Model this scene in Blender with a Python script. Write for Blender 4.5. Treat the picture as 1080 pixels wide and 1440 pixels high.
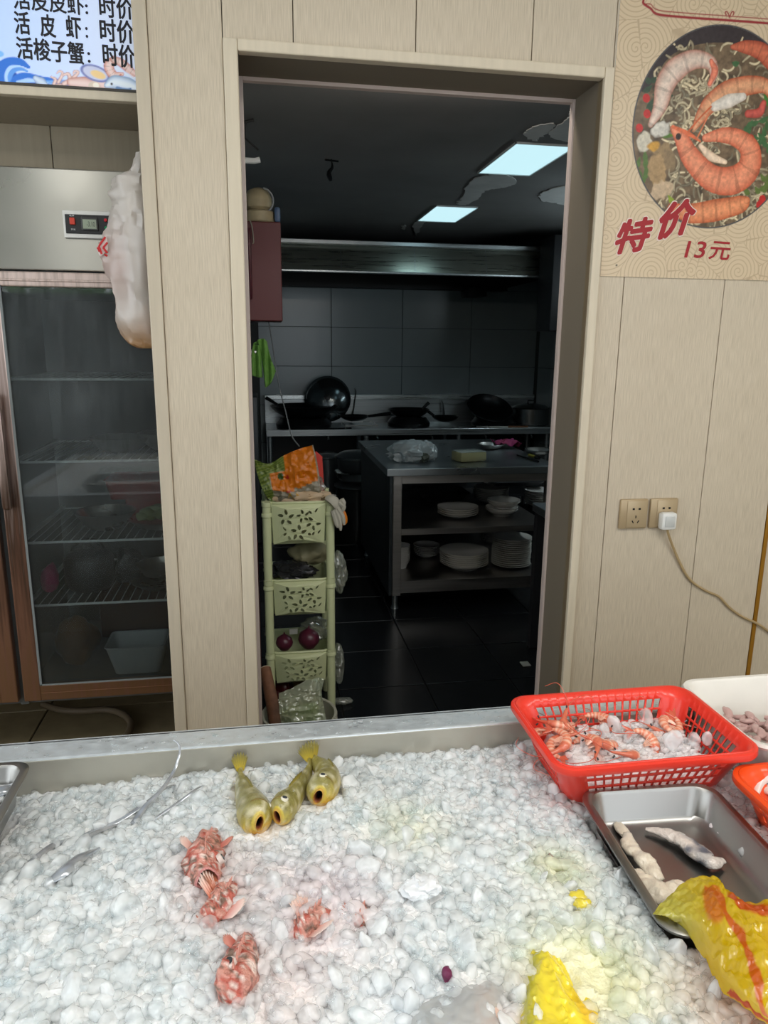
import bpy, bmesh, math, random
import numpy as np
from mathutils import Vector, Matrix, Euler

for o in list(bpy.data.objects): bpy.data.objects.remove(o)
SC = bpy.context.scene
COL = SC.collection
random.seed(7); RNG = np.random.default_rng(7)

# ------------------------------------------------------------------ camera
FPX = 1016.2
PIT, ROL, YAW = [math.radians(v) for v in (12.934, 0.563, 9.6186)]
CAM = np.array([0, 0, 1.5])
_fw = np.array([math.sin(YAW)*math.cos(PIT), math.cos(YAW)*math.cos(PIT), -math.sin(PIT)])
_r = np.array([math.cos(YAW), -math.sin(YAW), 0.0]); _u = np.cross(_r, _fw)
_r, _u = _r*math.cos(ROL)+_u*math.sin(ROL), -_r*math.sin(ROL)+_u*math.cos(ROL)
cd = bpy.data.cameras.new('camera'); cam = bpy.data.objects.new('camera', cd); COL.objects.link(cam)
m = Matrix.Identity(4)
for i in range(3):
    m[i][0] = _r[i]; m[i][1] = _u[i]; m[i][2] = -_fw[i]; m[i][3] = CAM[i]
cam.matrix_world = m
cd.sensor_fit = 'HORIZONTAL'; cd.sensor_width = 36; cd.lens = FPX/1080*36; cd.clip_start = .02
SC.camera = cam

# ------------------------------------------------------------------ world, lights, exposure
SC.view_settings.view_transform = 'Standard'; SC.view_settings.look = 'None'
SC.view_settings.gamma = 1; SC.view_settings.use_curve_mapping = False
SC.view_settings.exposure = 0.0
w = bpy.data.worlds.new('daylight'); SC.world = w; w.use_nodes = True
w.node_tree.nodes['Background'].inputs[0].default_value = (.90, .96, 1.0, 1)
w.node_tree.nodes['Background'].inputs[1].default_value = 2.45
def area(name, loc, rot, sx, sy, power, color):
    l = bpy.data.lights.new(name, 'AREA'); l.shape = 'RECTANGLE'; l.size = sx; l.size_y = sy
    l.energy = power; l.color = color
    o = bpy.data.objects.new(name, l); COL.objects.link(o); o.location = loc; o.rotation_euler = rot
    return o
area('unseen_ceiling_light', (.5, .1, 2.86), (0, 0, 0), 1.2, .6, 20, (1, .97, .92))
area('unseen_ceiling_light', (2.0, -.3, 2.86), (0, 0, 0), 1.2, .6, 20, (1, .97, .92))  # extra unseen light, added to brighten the right part of the wall
area('unseen_ceiling_light', (-1.13, -.3, 2.86), (0, 0, 0), .22, .22, 11, (1, .97, .90))  # small unseen light added to make the streak on the fridge header

SC.cycles.use_denoising = True
SC.cycles.max_bounces = 10; SC.cycles.transmission_bounces = 8; SC.cycles.transparent_max_bounces = 16
SC.cycles.diffuse_bounces = 4; SC.cycles.glossy_bounces = 4
SC.cycles.caustics_reflective = False; SC.cycles.caustics_refractive = False
SC.cycles.sample_clamp_indirect = 4

# ------------------------------------------------------------------ pixel -> plane helpers
def ray(x, y): return (x-540)*_r+(720-y)*_u+FPX*_fw
def PY(x, y, v): d = ray(x, y); return CAM+d*(v/d[1])
def PZ(x, y, v): d = ray(x, y); return CAM+d*((v-1.5)/d[2])
def PX(x, y, v): d = ray(x, y); return CAM+d*(v/d[0])

# ------------------------------------------------------------------ noise
_perm = RNG.random(4096)
def vnoise(p, s=1.0, seed=0):
    p = np.asarray(p, float)*s + seed*17.31
    i = np.floor(p).astype(np.int64); f = p-i; f = f*f*(3-2*f)
    def h(a, b, c): return _perm[(a*73 + b*1549 + c*2971) & 4095]
    out = 0
    for dx in (0, 1):
        for dy in (0, 1):
            for dz in (0, 1):
                wt = (f[..., 0] if dx else 1-f[..., 0])*(f[..., 1] if dy else 1-f[..., 1])*(f[..., 2] if dz else 1-f[..., 2])
                out = out + wt*h(i[..., 0]+dx, i[..., 1]+dy, i[..., 2]+dz)
    return out*2-1
def fbm(p, s=1.0, seed=0, o=3): return sum(vnoise(p, s*2**k, seed+k)/2**k for k in range(o))
def ridge(p, s, seed=0): return 1-2*np.abs(vnoise(p, s, seed))

# ------------------------------------------------------------------ materials
def rgb(r, g, b): 
    return tuple(((v/255)/12.92 if v/255 <= .04045 else ((v/255+.055)/1.055)**2.4) for v in (r, g, b))
MC = {}
def mat(name, color=(.8, .8, .8), rough=.5, metal=0, trans=0, ior=1.45, coat=0, emit=None, estr=0, alpha=1,
        var=0, vscale=(8, 8, 8), bump=0, bscale=60, attr=False, spec=.5, sss=0, color2=None, rvar=0, tint_attr=False):
    if name in MC: return MC[name]
    M = bpy.data.materials.new(name); M.use_nodes = True; MC[name] = M
    nt = M.node_tree; N = nt.nodes; L = nt.links; b = N['Principled BSDF']
    b.inputs['Base Color'].default_value = (*color, 1); b.inputs['Roughness'].default_value = rough
    b.inputs['Metallic'].default_value = metal; b.inputs['Transmission Weight'].default_value = trans
    b.inputs['IOR'].default_value = ior; b.inputs['Coat Weight'].default_value = coat
    b.inputs['Specular IOR Level'].default_value = spec; b.inputs['Alpha'].default_value = alpha
    if sss: b.inputs['Subsurface Weight'].default_value = sss; b.inputs['Subsurface Scale'].default_value = .01
    if emit: b.inputs['Emission Color'].default_value = (*emit, 1); b.inputs['Emission Strength'].default_value = estr
    tc = N.new('ShaderNodeTexCoord')
    if attr:
        a = N.new('ShaderNodeVertexColor'); a.layer_name = 'Col'; L.new(a.outputs[0], b.inputs['Base Color'])
        if estr and not emit:
            L.new(a.outputs[0], b.inputs['Emission Color']); b.inputs['Emission Strength'].default_value = estr
    if var or color2 or rvar:
        mp = N.new('ShaderNodeMapping'); mp.inputs['Scale'].default_value = vscale; L.new(tc.outputs['Object'], mp.inputs[0])
        nz = N.new('ShaderNodeTexNoise'); nz.inputs['Scale'].default_value = 1; nz.inputs['Detail'].default_value = 5
        L.new(mp.outputs[0], nz.inputs['Vector'])
        if var or color2:
            cr = N.new('ShaderNodeMapRange'); cr.inputs[1].default_value = .3; cr.inputs[2].default_value = .7
            L.new(nz.outputs[0], cr.inputs[0])
            mx = N.new('ShaderNodeMix'); mx.data_type = 'RGBA'
            c2 = color2 if color2 else tuple(min(1, c*(1+var)) for c in color)
            c1 = color if color2 else tuple(c*(1-var) for c in color)
            mx.inputs[6].default_value = (*c1, 1); mx.inputs[7].default_value = (*c2, 1)
            L.new(cr.outputs[0], mx.inputs[0]); L.new(mx.outputs[2], b.inputs['Base Color'])
        if rvar:
            rr = N.new('ShaderNodeMapRange'); rr.inputs[1].default_value = .3; rr.inputs[2].default_value = .7
            rr.inputs[3].default_value = max(0, rough-rvar); rr.inputs[4].default_value = min(1, rough+rvar)
            L.new(nz.outputs[0], rr.inputs[0]); L.new(rr.outputs[0], b.inputs['Roughness'])
    if bump:
        nb = N.new('ShaderNodeTexNoise'); nb.inputs['Scale'].default_value = bscale; nb.inputs['Detail'].default_value = 4
        L.new(tc.outputs['Object'], nb.inputs['Vector'])
        bp = N.new('ShaderNodeBump'); bp.inputs['Strength'].default_value = bump; bp.inputs['Distance'].default_value = .01
        L.new(nb.outputs[0], bp.inputs['Height']); L.new(bp.outputs[0], b.inputs['Normal'])
    return M
def film(name, color, rough=.25, density=.5, print_attr=False, gloss=.12):
    """thin translucent plastic film: partly see-through, partly scattering, a little shine"""
    if name in MC: return MC[name]
    M = bpy.data.materials.new(name); M.use_nodes = True; MC[name] = M
    nt = M.node_tree; N = nt.nodes; L = nt.links; N.remove(N['Principled BSDF']); out = N['Material Output']
    tr = N.new('ShaderNodeBsdfTransparent'); tr.inputs[0].default_value = (*[min(1, .5+.5*c) for c in color], 1)
    df = N.new('ShaderNodeBsdfDiffuse'); df.inputs[0].default_value = (*color, 1)
    tl = N.new('ShaderNodeBsdfTranslucent'); tl.inputs[0].default_value = (*color, 1)
    gl = N.new('ShaderNodeBsdfGlossy'); gl.inputs['Roughness'].default_value = rough
    if print_attr:
        a = N.new('ShaderNodeVertexColor'); a.layer_name = 'Col'
        L.new(a.outputs[0], df.inputs[0]); L.new(a.outputs[0], tl.inputs[0])
    m1 = N.new('ShaderNodeMixShader'); m1.inputs[0].default_value = .4; L.new(df.outputs[0], m1.inputs[1]); L.new(tl.outputs[0], m1.inputs[2])
    m2 = N.new('ShaderNodeMixShader'); m2.inputs[0].default_value = density; L.new(tr.outputs[0], m2.inputs[1]); L.new(m1.outputs[0], m2.inputs[2])
    m3 = N.new('ShaderNodeMixShader'); m3.inputs[0].default_value = gloss; L.new(m2.outputs[0], m3.inputs[1]); L.new(gl.outputs[0], m3.inputs[2])
    L.new(m3.outputs[0], out.inputs[0])
    return M

def ice_mat(name, clear, rough, color=None, gloss=.5, bump=.2, bscale=90, refr=.0):
    """melting ice: milky body that lets light through, partly see-through, wet sharp shine"""
    if name in MC: return MC[name]
    M = bpy.data.materials.new(name); M.use_nodes = True; MC[name] = M
    nt = M.node_tree; N = nt.nodes; L = nt.links; N.remove(N['Principled BSDF']); out = N['Material Output']
    df = N.new('ShaderNodeBsdfDiffuse'); tl = N.new('ShaderNodeBsdfTranslucent'); tr = N.new('ShaderNodeBsdfTransparent'); gl = N.new('ShaderNodeBsdfGlossy'); rf = N.new('ShaderNodeBsdfRefraction')
    rf.inputs['IOR'].default_value = 1.2; rf.inputs['Roughness'].default_value = .1; gl.inputs['Roughness'].default_value = rough
    tr.inputs[0].default_value = (.93, .965, .975, 1)
    if color: df.inputs[0].default_value = (*color, 1); tl.inputs[0].default_value = (*color, 1)
    else:
        a = N.new('ShaderNodeVertexColor'); a.layer_name = 'Col'; L.new(a.outputs[0], df.inputs[0]); L.new(a.outputs[0], tl.inputs[0])
    tc = N.new('ShaderNodeTexCoord'); nb = N.new('ShaderNodeTexNoise'); nb.inputs['Scale'].default_value = bscale; nb.inputs['Detail'].default_value = 4; L.new(tc.outputs['Object'], nb.inputs[0])
    bp = N.new('ShaderNodeBump'); bp.inputs['Strength'].default_value = bump; bp.inputs['Distance'].default_value = .01; L.new(nb.outputs[0], bp.inputs['Height'])
    for n_ in (df, gl, rf): L.new(bp.outputs[0], n_.inputs['Normal'])
    def mix(f, x, y):
        m_ = N.new('ShaderNodeMixShader')
        if isinstance(f, (int, float)): m_.inputs[0].default_value = f
        else: L.new(f, m_.inputs[0])
        L.new(x, m_.inputs[1]); L.new(y, m_.inputs[2]); return m_.outputs[0]
    n2 = N.new('ShaderNodeTexNoise'); n2.inputs['Scale'].default_value = 35; L.new(tc.outputs['Object'], n2.inputs[0])
    mr = N.new('ShaderNodeMapRange'); mr.inputs[1].default_value = .35; mr.inputs[2].default_value = .65; mr.inputs[3].default_value = max(0, clear-.2); mr.inputs[4].default_value = min(1, clear+.2); L.new(n2.outputs[0], mr.inputs[0])
    body = mix(.25, df.outputs[0], tl.outputs[0])
    see = mix(refr, tr.outputs[0], rf.outputs[0]) if refr else tr.outputs[0]
    m1 = mix(mr.outputs[0], body, see)
    fz = N.new('ShaderNodeFresnel'); fz.inputs[0].default_value = 1.43; L.new(bp.outputs[0], fz.inputs['Normal'])
    gm = N.new('ShaderNodeNewGeometry'); clr = N.new('ShaderNodeBsdfTransparent'); clr.inputs[0].default_value = (.97, .985, .99, 1)
    L.new(mix(gm.outputs['Backfacing'], mix(fz.outputs[0], m1, gl.outputs[0]), clr.outputs[0]), out.inputs[0]); return M
# wood-grain wall board: fine vertical grain
def wallboard():
    if 'wallboard' in MC: return MC['wallboard']
    M = mat('wallboard', rgb(205, 190, 163), .42); nt = M.node_tree; N = nt.nodes; L = nt.links; b = N['Principled BSDF']
    tc = N.new('ShaderNodeTexCoord'); mp = N.new('ShaderNodeMapping'); mp.inputs['Scale'].default_value = (520, 520, 16)
    g = N.new('ShaderNodeNewGeometry'); L.new(g.outputs['Position'], mp.inputs[0])
    nz = N.new('ShaderNodeTexNoise'); nz.inputs['Scale'].default_value = 1; nz.inputs['Detail'].default_value = 3; L.new(mp.outputs[0], nz.inputs[0])
    n2 = N.new('ShaderNodeTexNoise'); n2.inputs['Scale'].default_value = 2.3; n2.inputs['Detail'].default_value = 6; L.new(g.outputs['Position'], n2.inputs[0])
    r1 = N.new('ShaderNodeValToRGB'); e = r1.color_ramp.elements
    e[0].position = .36; e[0].color = (*rgb(194, 181, 160), 1); e[1].position = .6; e[1].color = (*rgb(211, 198, 177), 1)
    L.new(nz.outputs[0], r1.inputs[0])
    mx = N.new('ShaderNodeMix'); mx.data_type = 'RGBA'; mx.blend_type = 'MULTIPLY'; mx.inputs[0].default_value = .2
    r2 = N.new('ShaderNodeValToRGB'); e = r2.color_ramp.elements; e[0].position = .35; e[0].color = (.78, .74, .7, 1); e[1].position = .65; e[1].color = (1, 1, 1, 1)
    L.new(n2.outputs[0], r2.inputs[0]); L.new(r1.outputs[0], mx.inputs[6]); L.new(r2.outputs[0], mx.inputs[7]); L.new(mx.outputs[2], b.inputs['Base Color'])
    bp = N.new('ShaderNodeBump'); bp.inputs['Strength'].default_value = .08; bp.inputs['Distance'].default_value = .001
    L.new(nz.outputs[0], bp.inputs['Height']); L.new(bp.outputs[0], b.inputs['Normal'])
    return M
def brushed(name, color, rough=.28, scale=(3, 3, 300), var=.18):
    if name in MC: return MC[name]
    return mat(name, color, rough, metal=1, var=var, vscale=scale, rvar=.08)
steel = brushed('brushed_steel', (.62, .61, .58), .3, (4, 4, 4), .08)
steel_dark = brushed('kitchen_steel', (.42, .45, .46), .34, (2, 2, 160), .15)
black_iron = mat('black_iron', (.012, .013, .014), .32, metal=.6)
white_china = mat('white_china', (.80, .78, .73), .25)
rubber = mat('black_rubber', (.02, .02, .02), .7)
white_plastic = mat('white_plastic', (.78, .78, .75), .35)

# ------------------------------------------------------------------ mesh builder
class MB:
    def __init__(s): s.v = []; s.f = []; s.c = []; s.n = 0
    def add(s, v, f, c=None):
        v = np.asarray(v, float).reshape(-1, 3)
        s.v.append(v); s.f += [tuple(i+s.n for i in q) for q in f]
        if c is not None: s.c.append(np.broadcast_to(np.asarray(c, float), (len(v), 3)))
        s.n += len(v); return s
    def box(s, x0, x1, y0, y1, z0, z1, b=0):
        x0, x1 = min(x0, x1), max(x0, x1); y0, y1 = min(y0, y1), max(y0, y1); z0, z1 = min(z0, z1), max(z0, z1)
        if b:
            b = min(b, (x1-x0)*.45, (y1-y0)*.45, (z1-z0)*.45)
            bm = bmesh.new(); bmesh.ops.create_cube(bm, size=1)
            for v in bm.verts: v.co = ((x0+x1)/2+v.co.x*(x1-x0), (y0+y1)/2+v.co.y*(y1-y0), (z0+z1)/2+v.co.z*(z1-z0))
            bmesh.ops.bevel(bm, geom=bm.edges[:], offset=b, segments=2, affect='EDGES', profile=.5)
            s.bm(bm); return s
        v = [(x, y, z) for z in (z0, z1) for y in (y0, y1) for x in (x0, x1)]
        return s.add(v, [(0, 2, 3, 1), (4, 5, 7, 6), (0, 1, 5, 4), (2, 6, 7, 3), (0, 4, 6, 2), (1, 3, 7, 5)])
    def bm(s, bm):
        bm.verts.index_update(); s.add([v.co[:] for v in bm.verts], [[v.index for v in f.verts] for f in bm.faces]); bm.free(); return s
    def loops(s, L, cap0=True, cap1=True, closed=True, c=None):
        L = [np.asarray(l, float) for l in L]; n = len(L[0]); f = []
        for k in range(len(L)-1):
            for i in range(n if closed else n-1):
                j = (i+1) % n; f.append((k*n+i, k*n+j, (k+1)*n+j, (k+1)*n+i))
        if cap0: f.append(tuple(range(n))[::-1])
        if cap1: f.append(tuple((len(L)-1)*n+i for i in range(n)))
        return s.add(np.concatenate(L), f, c)
    def lathe(s, prof, n=32, c=(0, 0, 0), cap0=True, cap1=True, sx=1, sy=1):
        a = np.arange(n)*2*math.pi/n
        return s.loops([np.stack([c[0]+r*np.cos(a)*sx, c[1]+r*np.sin(a)*sy, np.full(n, c[2]+z)], 1) for r, z in prof], cap0, cap1)
    def tube(s, pts, r, n=8, cap=True, c=None, squash=1, up=None):
        P = np.asarray(pts, float); m_ = len(P); r = np.atleast_1d(np.asarray(r, float)); r = np.interp(np.linspace(0, 1, m_), np.linspace(0, 1, len(r)), r)
        T = np.gradient(P, axis=0); T /= np.linalg.norm(T, axis=1)[:, None]+1e-12
        ref = np.array(up if up is not None else ((0, 0, 1.) if abs(T[0][2]) < .9 else (1., 0, 0)), float)
        L = []; a = np.arange(n)*2*math.pi/n
        A = np.cross(T[0], ref); A /= np.linalg.norm(A)
        for k in range(m_):
            A = A-T[k]*(A@T[k]); A /= np.linalg.norm(A); B = np.cross(A, T[k])
            L.append(P[k]+r[k]*(np.outer(np.cos(a), A)+squash*np.outer(np.sin(a), B)))
        return s.loops(L, cap, cap, c=c)
    def rr(s, levels, cx=0, cy=0, n=6, cap0=False, cap1=True):
        """loft of rounded rectangles (w, d, r, z)"""
        return s.loops([rrect(w_, d_, r_, z_, cx, cy, n) for w_, d_, r_, z_ in levels], cap0, cap1)
    def grid(s, P, c=None, closed=False):
        P = np.asarray(P, float); a, b = P.shape[:2]
        f = [(i*b+j, i*b+j+1, (i+1)*b+j+1, (i+1)*b+j) for i in range(a-1) for j in range(b-1)]
        return s.add(P.reshape(-1, 3), f, None if c is None else np.asarray(c).reshape(-1, 3))
    def build(s, name, material, parent=None, smooth=True, local=False, angle=40, kind=None, solid=0):
        V = np.concatenate(s.v) if s.v else np.zeros((0, 3))
        if parent is not None and not local: V = V-np.array(base_of(parent))
        me = bpy.data.meshes.new(name); me.from_pydata(V.tolist(), [], s.f)
        if s.c and sum(len(c) for c in s.c) == s.n:
            at_ = me.color_attributes.new('Col', 'FLOAT_COLOR', 'POINT'); cc = np.concatenate(s.c)
            at_.data.foreach_set('color', np.concatenate([cc, np.ones((len(cc), 1))], 1).ravel())
        if smooth:
            me.shade_smooth()
            try: me.set_sharp_from_angle(angle=math.radians(angle))
            except Exception: pass
        bm = bmesh.new(); bm.from_mesh(me); bmesh.ops.recalc_face_normals(bm, faces=bm.faces); bm.to_mesh(me); bm.free()
        me.materials.append(material)
        o = bpy.data.objects.new(name, me); COL.objects.link(o)
        if parent is not None: o.parent = parent
        if kind: o['kind'] = kind
        if solid:
            md = o.modifiers.new('thickness', 'SOLIDIFY'); md.thickness = solid; md.offset = 0
        return o
def base_of(o):
    p = np.zeros(3)
    while o is not None: p = p+np.array(o.location); o = o.parent
    return p
def rrect(w, d, r, z, cx=0, cy=0, n=6):
    out = []
    r = min(r, w/2-1e-4, d/2-1e-4)
    for k, (sx, sy) in enumerate(((1, 1), (-1, 1), (-1, -1), (1, -1))):
        for i in range(n+1):
            a = math.pi/2*(k+i/n); out.append((cx+sx*(w/2-r)+r*math.cos(a), cy+sy*(d/2-r)+r*math.sin(a), z))
    return np.array(out)
def tag(o, label, cat, group=None, kind=None):
    if label: o['label'] = label
    if cat: o['category'] = cat
    if group: o['group'] = group
    if kind: o['kind'] = kind
    return o
def thing(name, label, cat, loc=(0, 0, 0), group=None):
    o = bpy.data.objects.new(name, None); COL.objects.link(o); o.location = loc; o.empty_display_size = .02
    return tag(o, label, cat, group)
def room(name, loc=(0, 0, 0)):
    o = bpy.data.objects.new(name, None); COL.objects.link(o); o.location = loc; o['kind'] = 'structure'; return o
def struct(name, mb, m_, parent=None, smooth=False):
    o = mb.build(name, m_, parent, smooth=smooth)
    if parent is None: o['kind'] = 'structure'
    return o
def copy_tree(o, parent=None):
    c = o.copy(); COL.objects.link(c)
    if parent is not None: c.parent = parent
    for ch in list(o.children): copy_tree(ch, c)
    return c
def spline(pts, n):
    """Catmull-Rom through points (k, ...)"""
    P = np.asarray(pts, float); k = len(P)
    if k == 2: return P[0]+(P[1]-P[0])*np.linspace(0, 1, n).reshape((-1,)+(1,)*(P.ndim-1))
    E_ = np.concatenate([[2*P[0]-P[1]], P, [2*P[-1]-P[-2]]]); t = np.linspace(0, k-1-1e-9, n); i = t.astype(int); f = (t-i)
    f = f.reshape((-1,)+(1,)*(P.ndim-1))
    a, b, c, d = E_[i], E_[i+1], E_[i+2], E_[i+3]
    return .5*(2*b+(c-a)*f+(2*a-5*b+4*c-d)*f**2+(3*b-a-3*c+d)*f**3)
def patch(rows, nu, nv):
    R_ = np.stack([spline(r_, nv) for r_ in rows]); return spline(R_, nu)
def crumple(P, amp, s, seed=0, axis=None):
    n_ = ridge(P, s, seed)*amp+ridge(P, s*2.3, seed+3)*amp*.45+ridge(P, s*5, seed+5)*amp*.2
    Q = P.copy()
    if axis is None:
        for k in range(3): Q[..., k] += ridge(P, s, seed+k*7)*amp*.5+ridge(P, s*2.7, seed+k*5)*amp*.3
    else: Q = Q+n_[..., None]*np.array(axis)
    return Q
def blob(mb, c, r, seed=0, amp=.2, s=6, sub=3, c_=None, ridged=False, flat=None):
    bm = bmesh.new(); bmesh.ops.create_icosphere(bm, subdivisions=sub, radius=1)
    V = np.array([v.co[:] for v in bm.verts]); F = [[v.index for v in f.verts] for f in bm.faces]; bm.free()
    R_ = np.broadcast_to(np.asarray(r, float), (3,))
    n_ = (ridge(V*R_/R_.max(), s/3, seed) + .5*ridge(V*R_/R_.max(), s, seed+2)) if ridged else fbm(V*R_/R_.max(), s/3, seed)
    V = V*(1+amp*n_[:, None])*R_
    if flat is not None: V[:, 2] = np.maximum(V[:, 2], -flat)
    mb.add(V+np.array(c), F, c_); return mb
def curve_mesh(outlines, thick, z=0):
    """flat filled shape with holes -> verts, faces (x, y, +-thick)"""
    cu = bpy.data.curves.new('tmp', 'CURVE'); cu.dimensions = '2D'; cu.fill_mode = 'BOTH'; cu.extrude = thick
    for ol in outlines:
        sp = cu.splines.new('POLY'); sp.points.add(len(ol)-1); sp.use_cyclic_u = True
        for p, q in zip(sp.points, ol): p.co = (q[0], q[1], 0, 1)
    ob = bpy.data.objects.new('tmp', cu); COL.objects.link(ob)
    me = bpy.data.meshes.new_from_object(ob.evaluated_get(bpy.context.evaluated_depsgraph_get()))
    V = np.array([v.co[:] for v in me.vertices]); F = [tuple(p.vertices) for p in me.polygons]
    bpy.data.objects.remove(ob); bpy.data.curves.remove(cu); bpy.data.meshes.remove(me)
    return V, F
def text_mesh(body, size, thick=.0006, bold=0, spacing=1.0, shear=0):
    cu = bpy.data.curves.new('tmp', 'FONT'); cu.body = body; cu.size = size; cu.extrude = thick; cu.offset = bold; cu.space_character = spacing; cu.shear = shear
    cu.resolution_u = 3
    ob = bpy.data.objects.new('tmp', cu); COL.objects.link(ob)
    me = bpy.data.meshes.new_from_object(ob.evaluated_get(bpy.context.evaluated_depsgraph_get()))
    V = np.array([v.co[:] for v in me.vertices]); F = [tuple(p.vertices) for p in me.polygons]
    bpy.data.objects.remove(ob); bpy.data.curves.remove(cu); bpy.data.meshes.remove(me)
    return V, F
def wall_text(mb, body, p0, p1, h, yplane, bold=0, **k):
    """text on plane y=const: baseline from p0 to p1 (x,z), cap height h; stretched to fit"""
    V, F = text_mesh(body, 1.0, 0, **k)
    V = V-[V[:, 0].min(), V[:, 1].min(), 0]; V[:, 0] /= V[:, 0].max(); V[:, 1] /= V[:, 1].max()
    d = np.array(p1)-np.array(p0)
    if bold:
        q_ = [(math.cos(a)*bold*h, math.sin(a)*bold*h) for a in np.linspace(0, 2*math.pi, 9)[:-1]]
        for n_, (dx, dz) in enumerate(q_):
            mb.add(np.stack([p0[0]+V[:, 0]*d[0]+dx, np.full(len(V), yplane-.00002*n_), p0[1]+V[:, 0]*d[1]+V[:, 1]*h+dz], 1), F)
    W = np.stack([p0[0]+V[:, 0]*d[0], np.full(len(V), yplane), p0[1]+V[:, 0]*d[1]+V[:, 1]*h], 1)
    mb.add(W, F)

# ------------------------------------------------------------------ painter for printed pictures (flat print on real sheets)
class Canvas:
    def __init__(s, x0, x1, z0, z1, step, bg):
        s.xs = np.arange(x0, x1+step*.5, step); s.zs = np.arange(z0, z1+step*.5, step); s.st = step
        s.X, s.Z = np.meshgrid(s.xs, s.zs); s.C = np.zeros(s.X.shape+(3,)); s.C[:] = bg
    def sub(s, pts, pad):
        p = np.asarray(pts); i0 = np.searchsorted(s.zs, p[:, 1].min()-pad); i1 = np.searchsorted(s.zs, p[:, 1].max()+pad)
        j0 = np.searchsorted(s.xs, p[:, 0].min()-pad); j1 = np.searchsorted(s.xs, p[:, 0].max()+pad)
        return slice(i0, i1), slice(j0, j1)
    def stroke(s, pts, w, col, n=24, shade=None, clip=None, bands=0, dark=None, alpha=1):
        P = spline(pts, n); w = np.interp(np.linspace(0, 1, n), np.linspace(0, 1, len(np.atleast_1d(w))), np.atleast_1d(w))
        sl = s.sub(P, w.max()+s.st); X = s.X[sl]; Z = s.Z[sl]
        if X.size == 0: return
        best = np.full(X.shape, 9e9); tt = np.zeros(X.shape)
        for k in range(n-1):
            a, b = P[k], P[k+1]; d = b-a; L2 = d@d+1e-12
            u = np.clip(((X-a[0])*d[0]+(Z-a[1])*d[1])/L2, 0, 1); wk = w[k]+(w[k+1]-w[k])*u
            q = np.hypot(X-a[0]-u*d[0], Z-a[1]-u*d[1])/wk
            mk = q < best; best[mk] = q[mk]; tt[mk] = (k+u[mk])/n
        wm = w.mean(); A = np.clip((1-best)*wm/s.st+.5, 0, 1)*alpha
        if clip is not None: A = A*clip[sl]
        c = np.zeros(X.shape+(3,)); c[:] = col
        if shade is not None:
            h = np.clip(1-best**2, 0, 1)[..., None]; c = c*(1-h)*.8+np.array(shade)*h+c*h*0
        if bands: c = c*(1-.25*(np.abs(((tt*bands) % 1)-.5) > .42))[..., None]
        s.C[sl] = s.C[sl]*(1-A[..., None])+c*A[..., None]
    def ellipse(s, c, r, col, rot=0, clip=None, soft=1, noise=0):
        ca, sa = math.cos(rot), math.sin(rot); X = s.X-c[0]; Z = s.Z-c[1]
        u = (X*ca+Z*sa)/r[0]; v = (-X*sa+Z*ca)/r[1]; q = np.hypot(u, v)
        if noise: q = q+noise*vnoise(np.stack([s.X, s.Z, s.X*0], -1), 90, 3)
        A = np.clip((1-q)*min(r)/s.st/soft+.5, 0, 1)
        if clip is not None: A = A*clip
        s.C = s.C*(1-A[..., None])+np.array(col)*A[..., None]; return A
    def mesh(s, yf, mb):
        P = np.stack([s.X, np.full(s.X.shape, yf), s.Z], -1); mb.grid(P, s.C); return mb

# ================================================================== LARGE STRUCTURE
WB = wallboard()
tile_floor = mat('tan_floor_tile', rgb(150, 135, 105), .4, var=.15, vscale=(14, 14, 14))
grout = mat('grout', rgb(60, 50, 40), .8)
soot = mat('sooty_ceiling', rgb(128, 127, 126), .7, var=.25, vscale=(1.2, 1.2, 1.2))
kt_floor = mat('dark_wet_tile', rgb(18, 19, 21), .25, var=.3, vscale=(5, 5, 5))
# shop floor
fl = room('floor')
MB().box(-2.6, 3.2, -1.8, 2.15, -.1, -.006).box(-2.6, -.296, 2.15, 3.3, -.1, -.006).build('floor_base', grout, fl, smooth=False)
tm = MB().box(-.297, .297, -.297, .297, -.006, 0, .003).build('tile', tile_floor, fl, smooth=False)
first = True
for i in range(-5, 6):
    for j in range(-2, 6):
        x, y = -.62+i*.6, .26+j*.6
        if x < -2.4 or x > 2.9 or (j >= 4 and x > -.6): continue
        if j == 3 and x > -.6: y -= .11
        o = tm if first else tm.copy()
        if not first: COL.objects.link(o); o.parent = fl
        o.location = (x, y, 0); first = False
        if j == 3 and x > -.6: o.scale = (1, .62, 1)
        if abs(x+.62) < .1 and j >= 4: o.location.x = x
# kitchen floor
kf = room('floor_kitchen')
MB().box(-.1, 2.6, 2.15, 6.8, -.1, -.008).build('floor_base', mat('dark_grout', (.01, .01, .01), .8), kf, smooth=False)
tm = MB().box(-.197, .197, -.197, .197, -.008, 0, .002).build('tile', kt_floor, kf, smooth=False)
first = True
for i in range(7):
    for j in range(11):
        o = tm if first else tm.copy()
        if not first: COL.objects.link(o); o.parent = kf
        o.location = (.1+i*.4, 2.36+j*.4, random.uniform(-.001, .001)); first = False
debris = mat('paper_scrap', rgb(150, 150, 140), .7)

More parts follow.
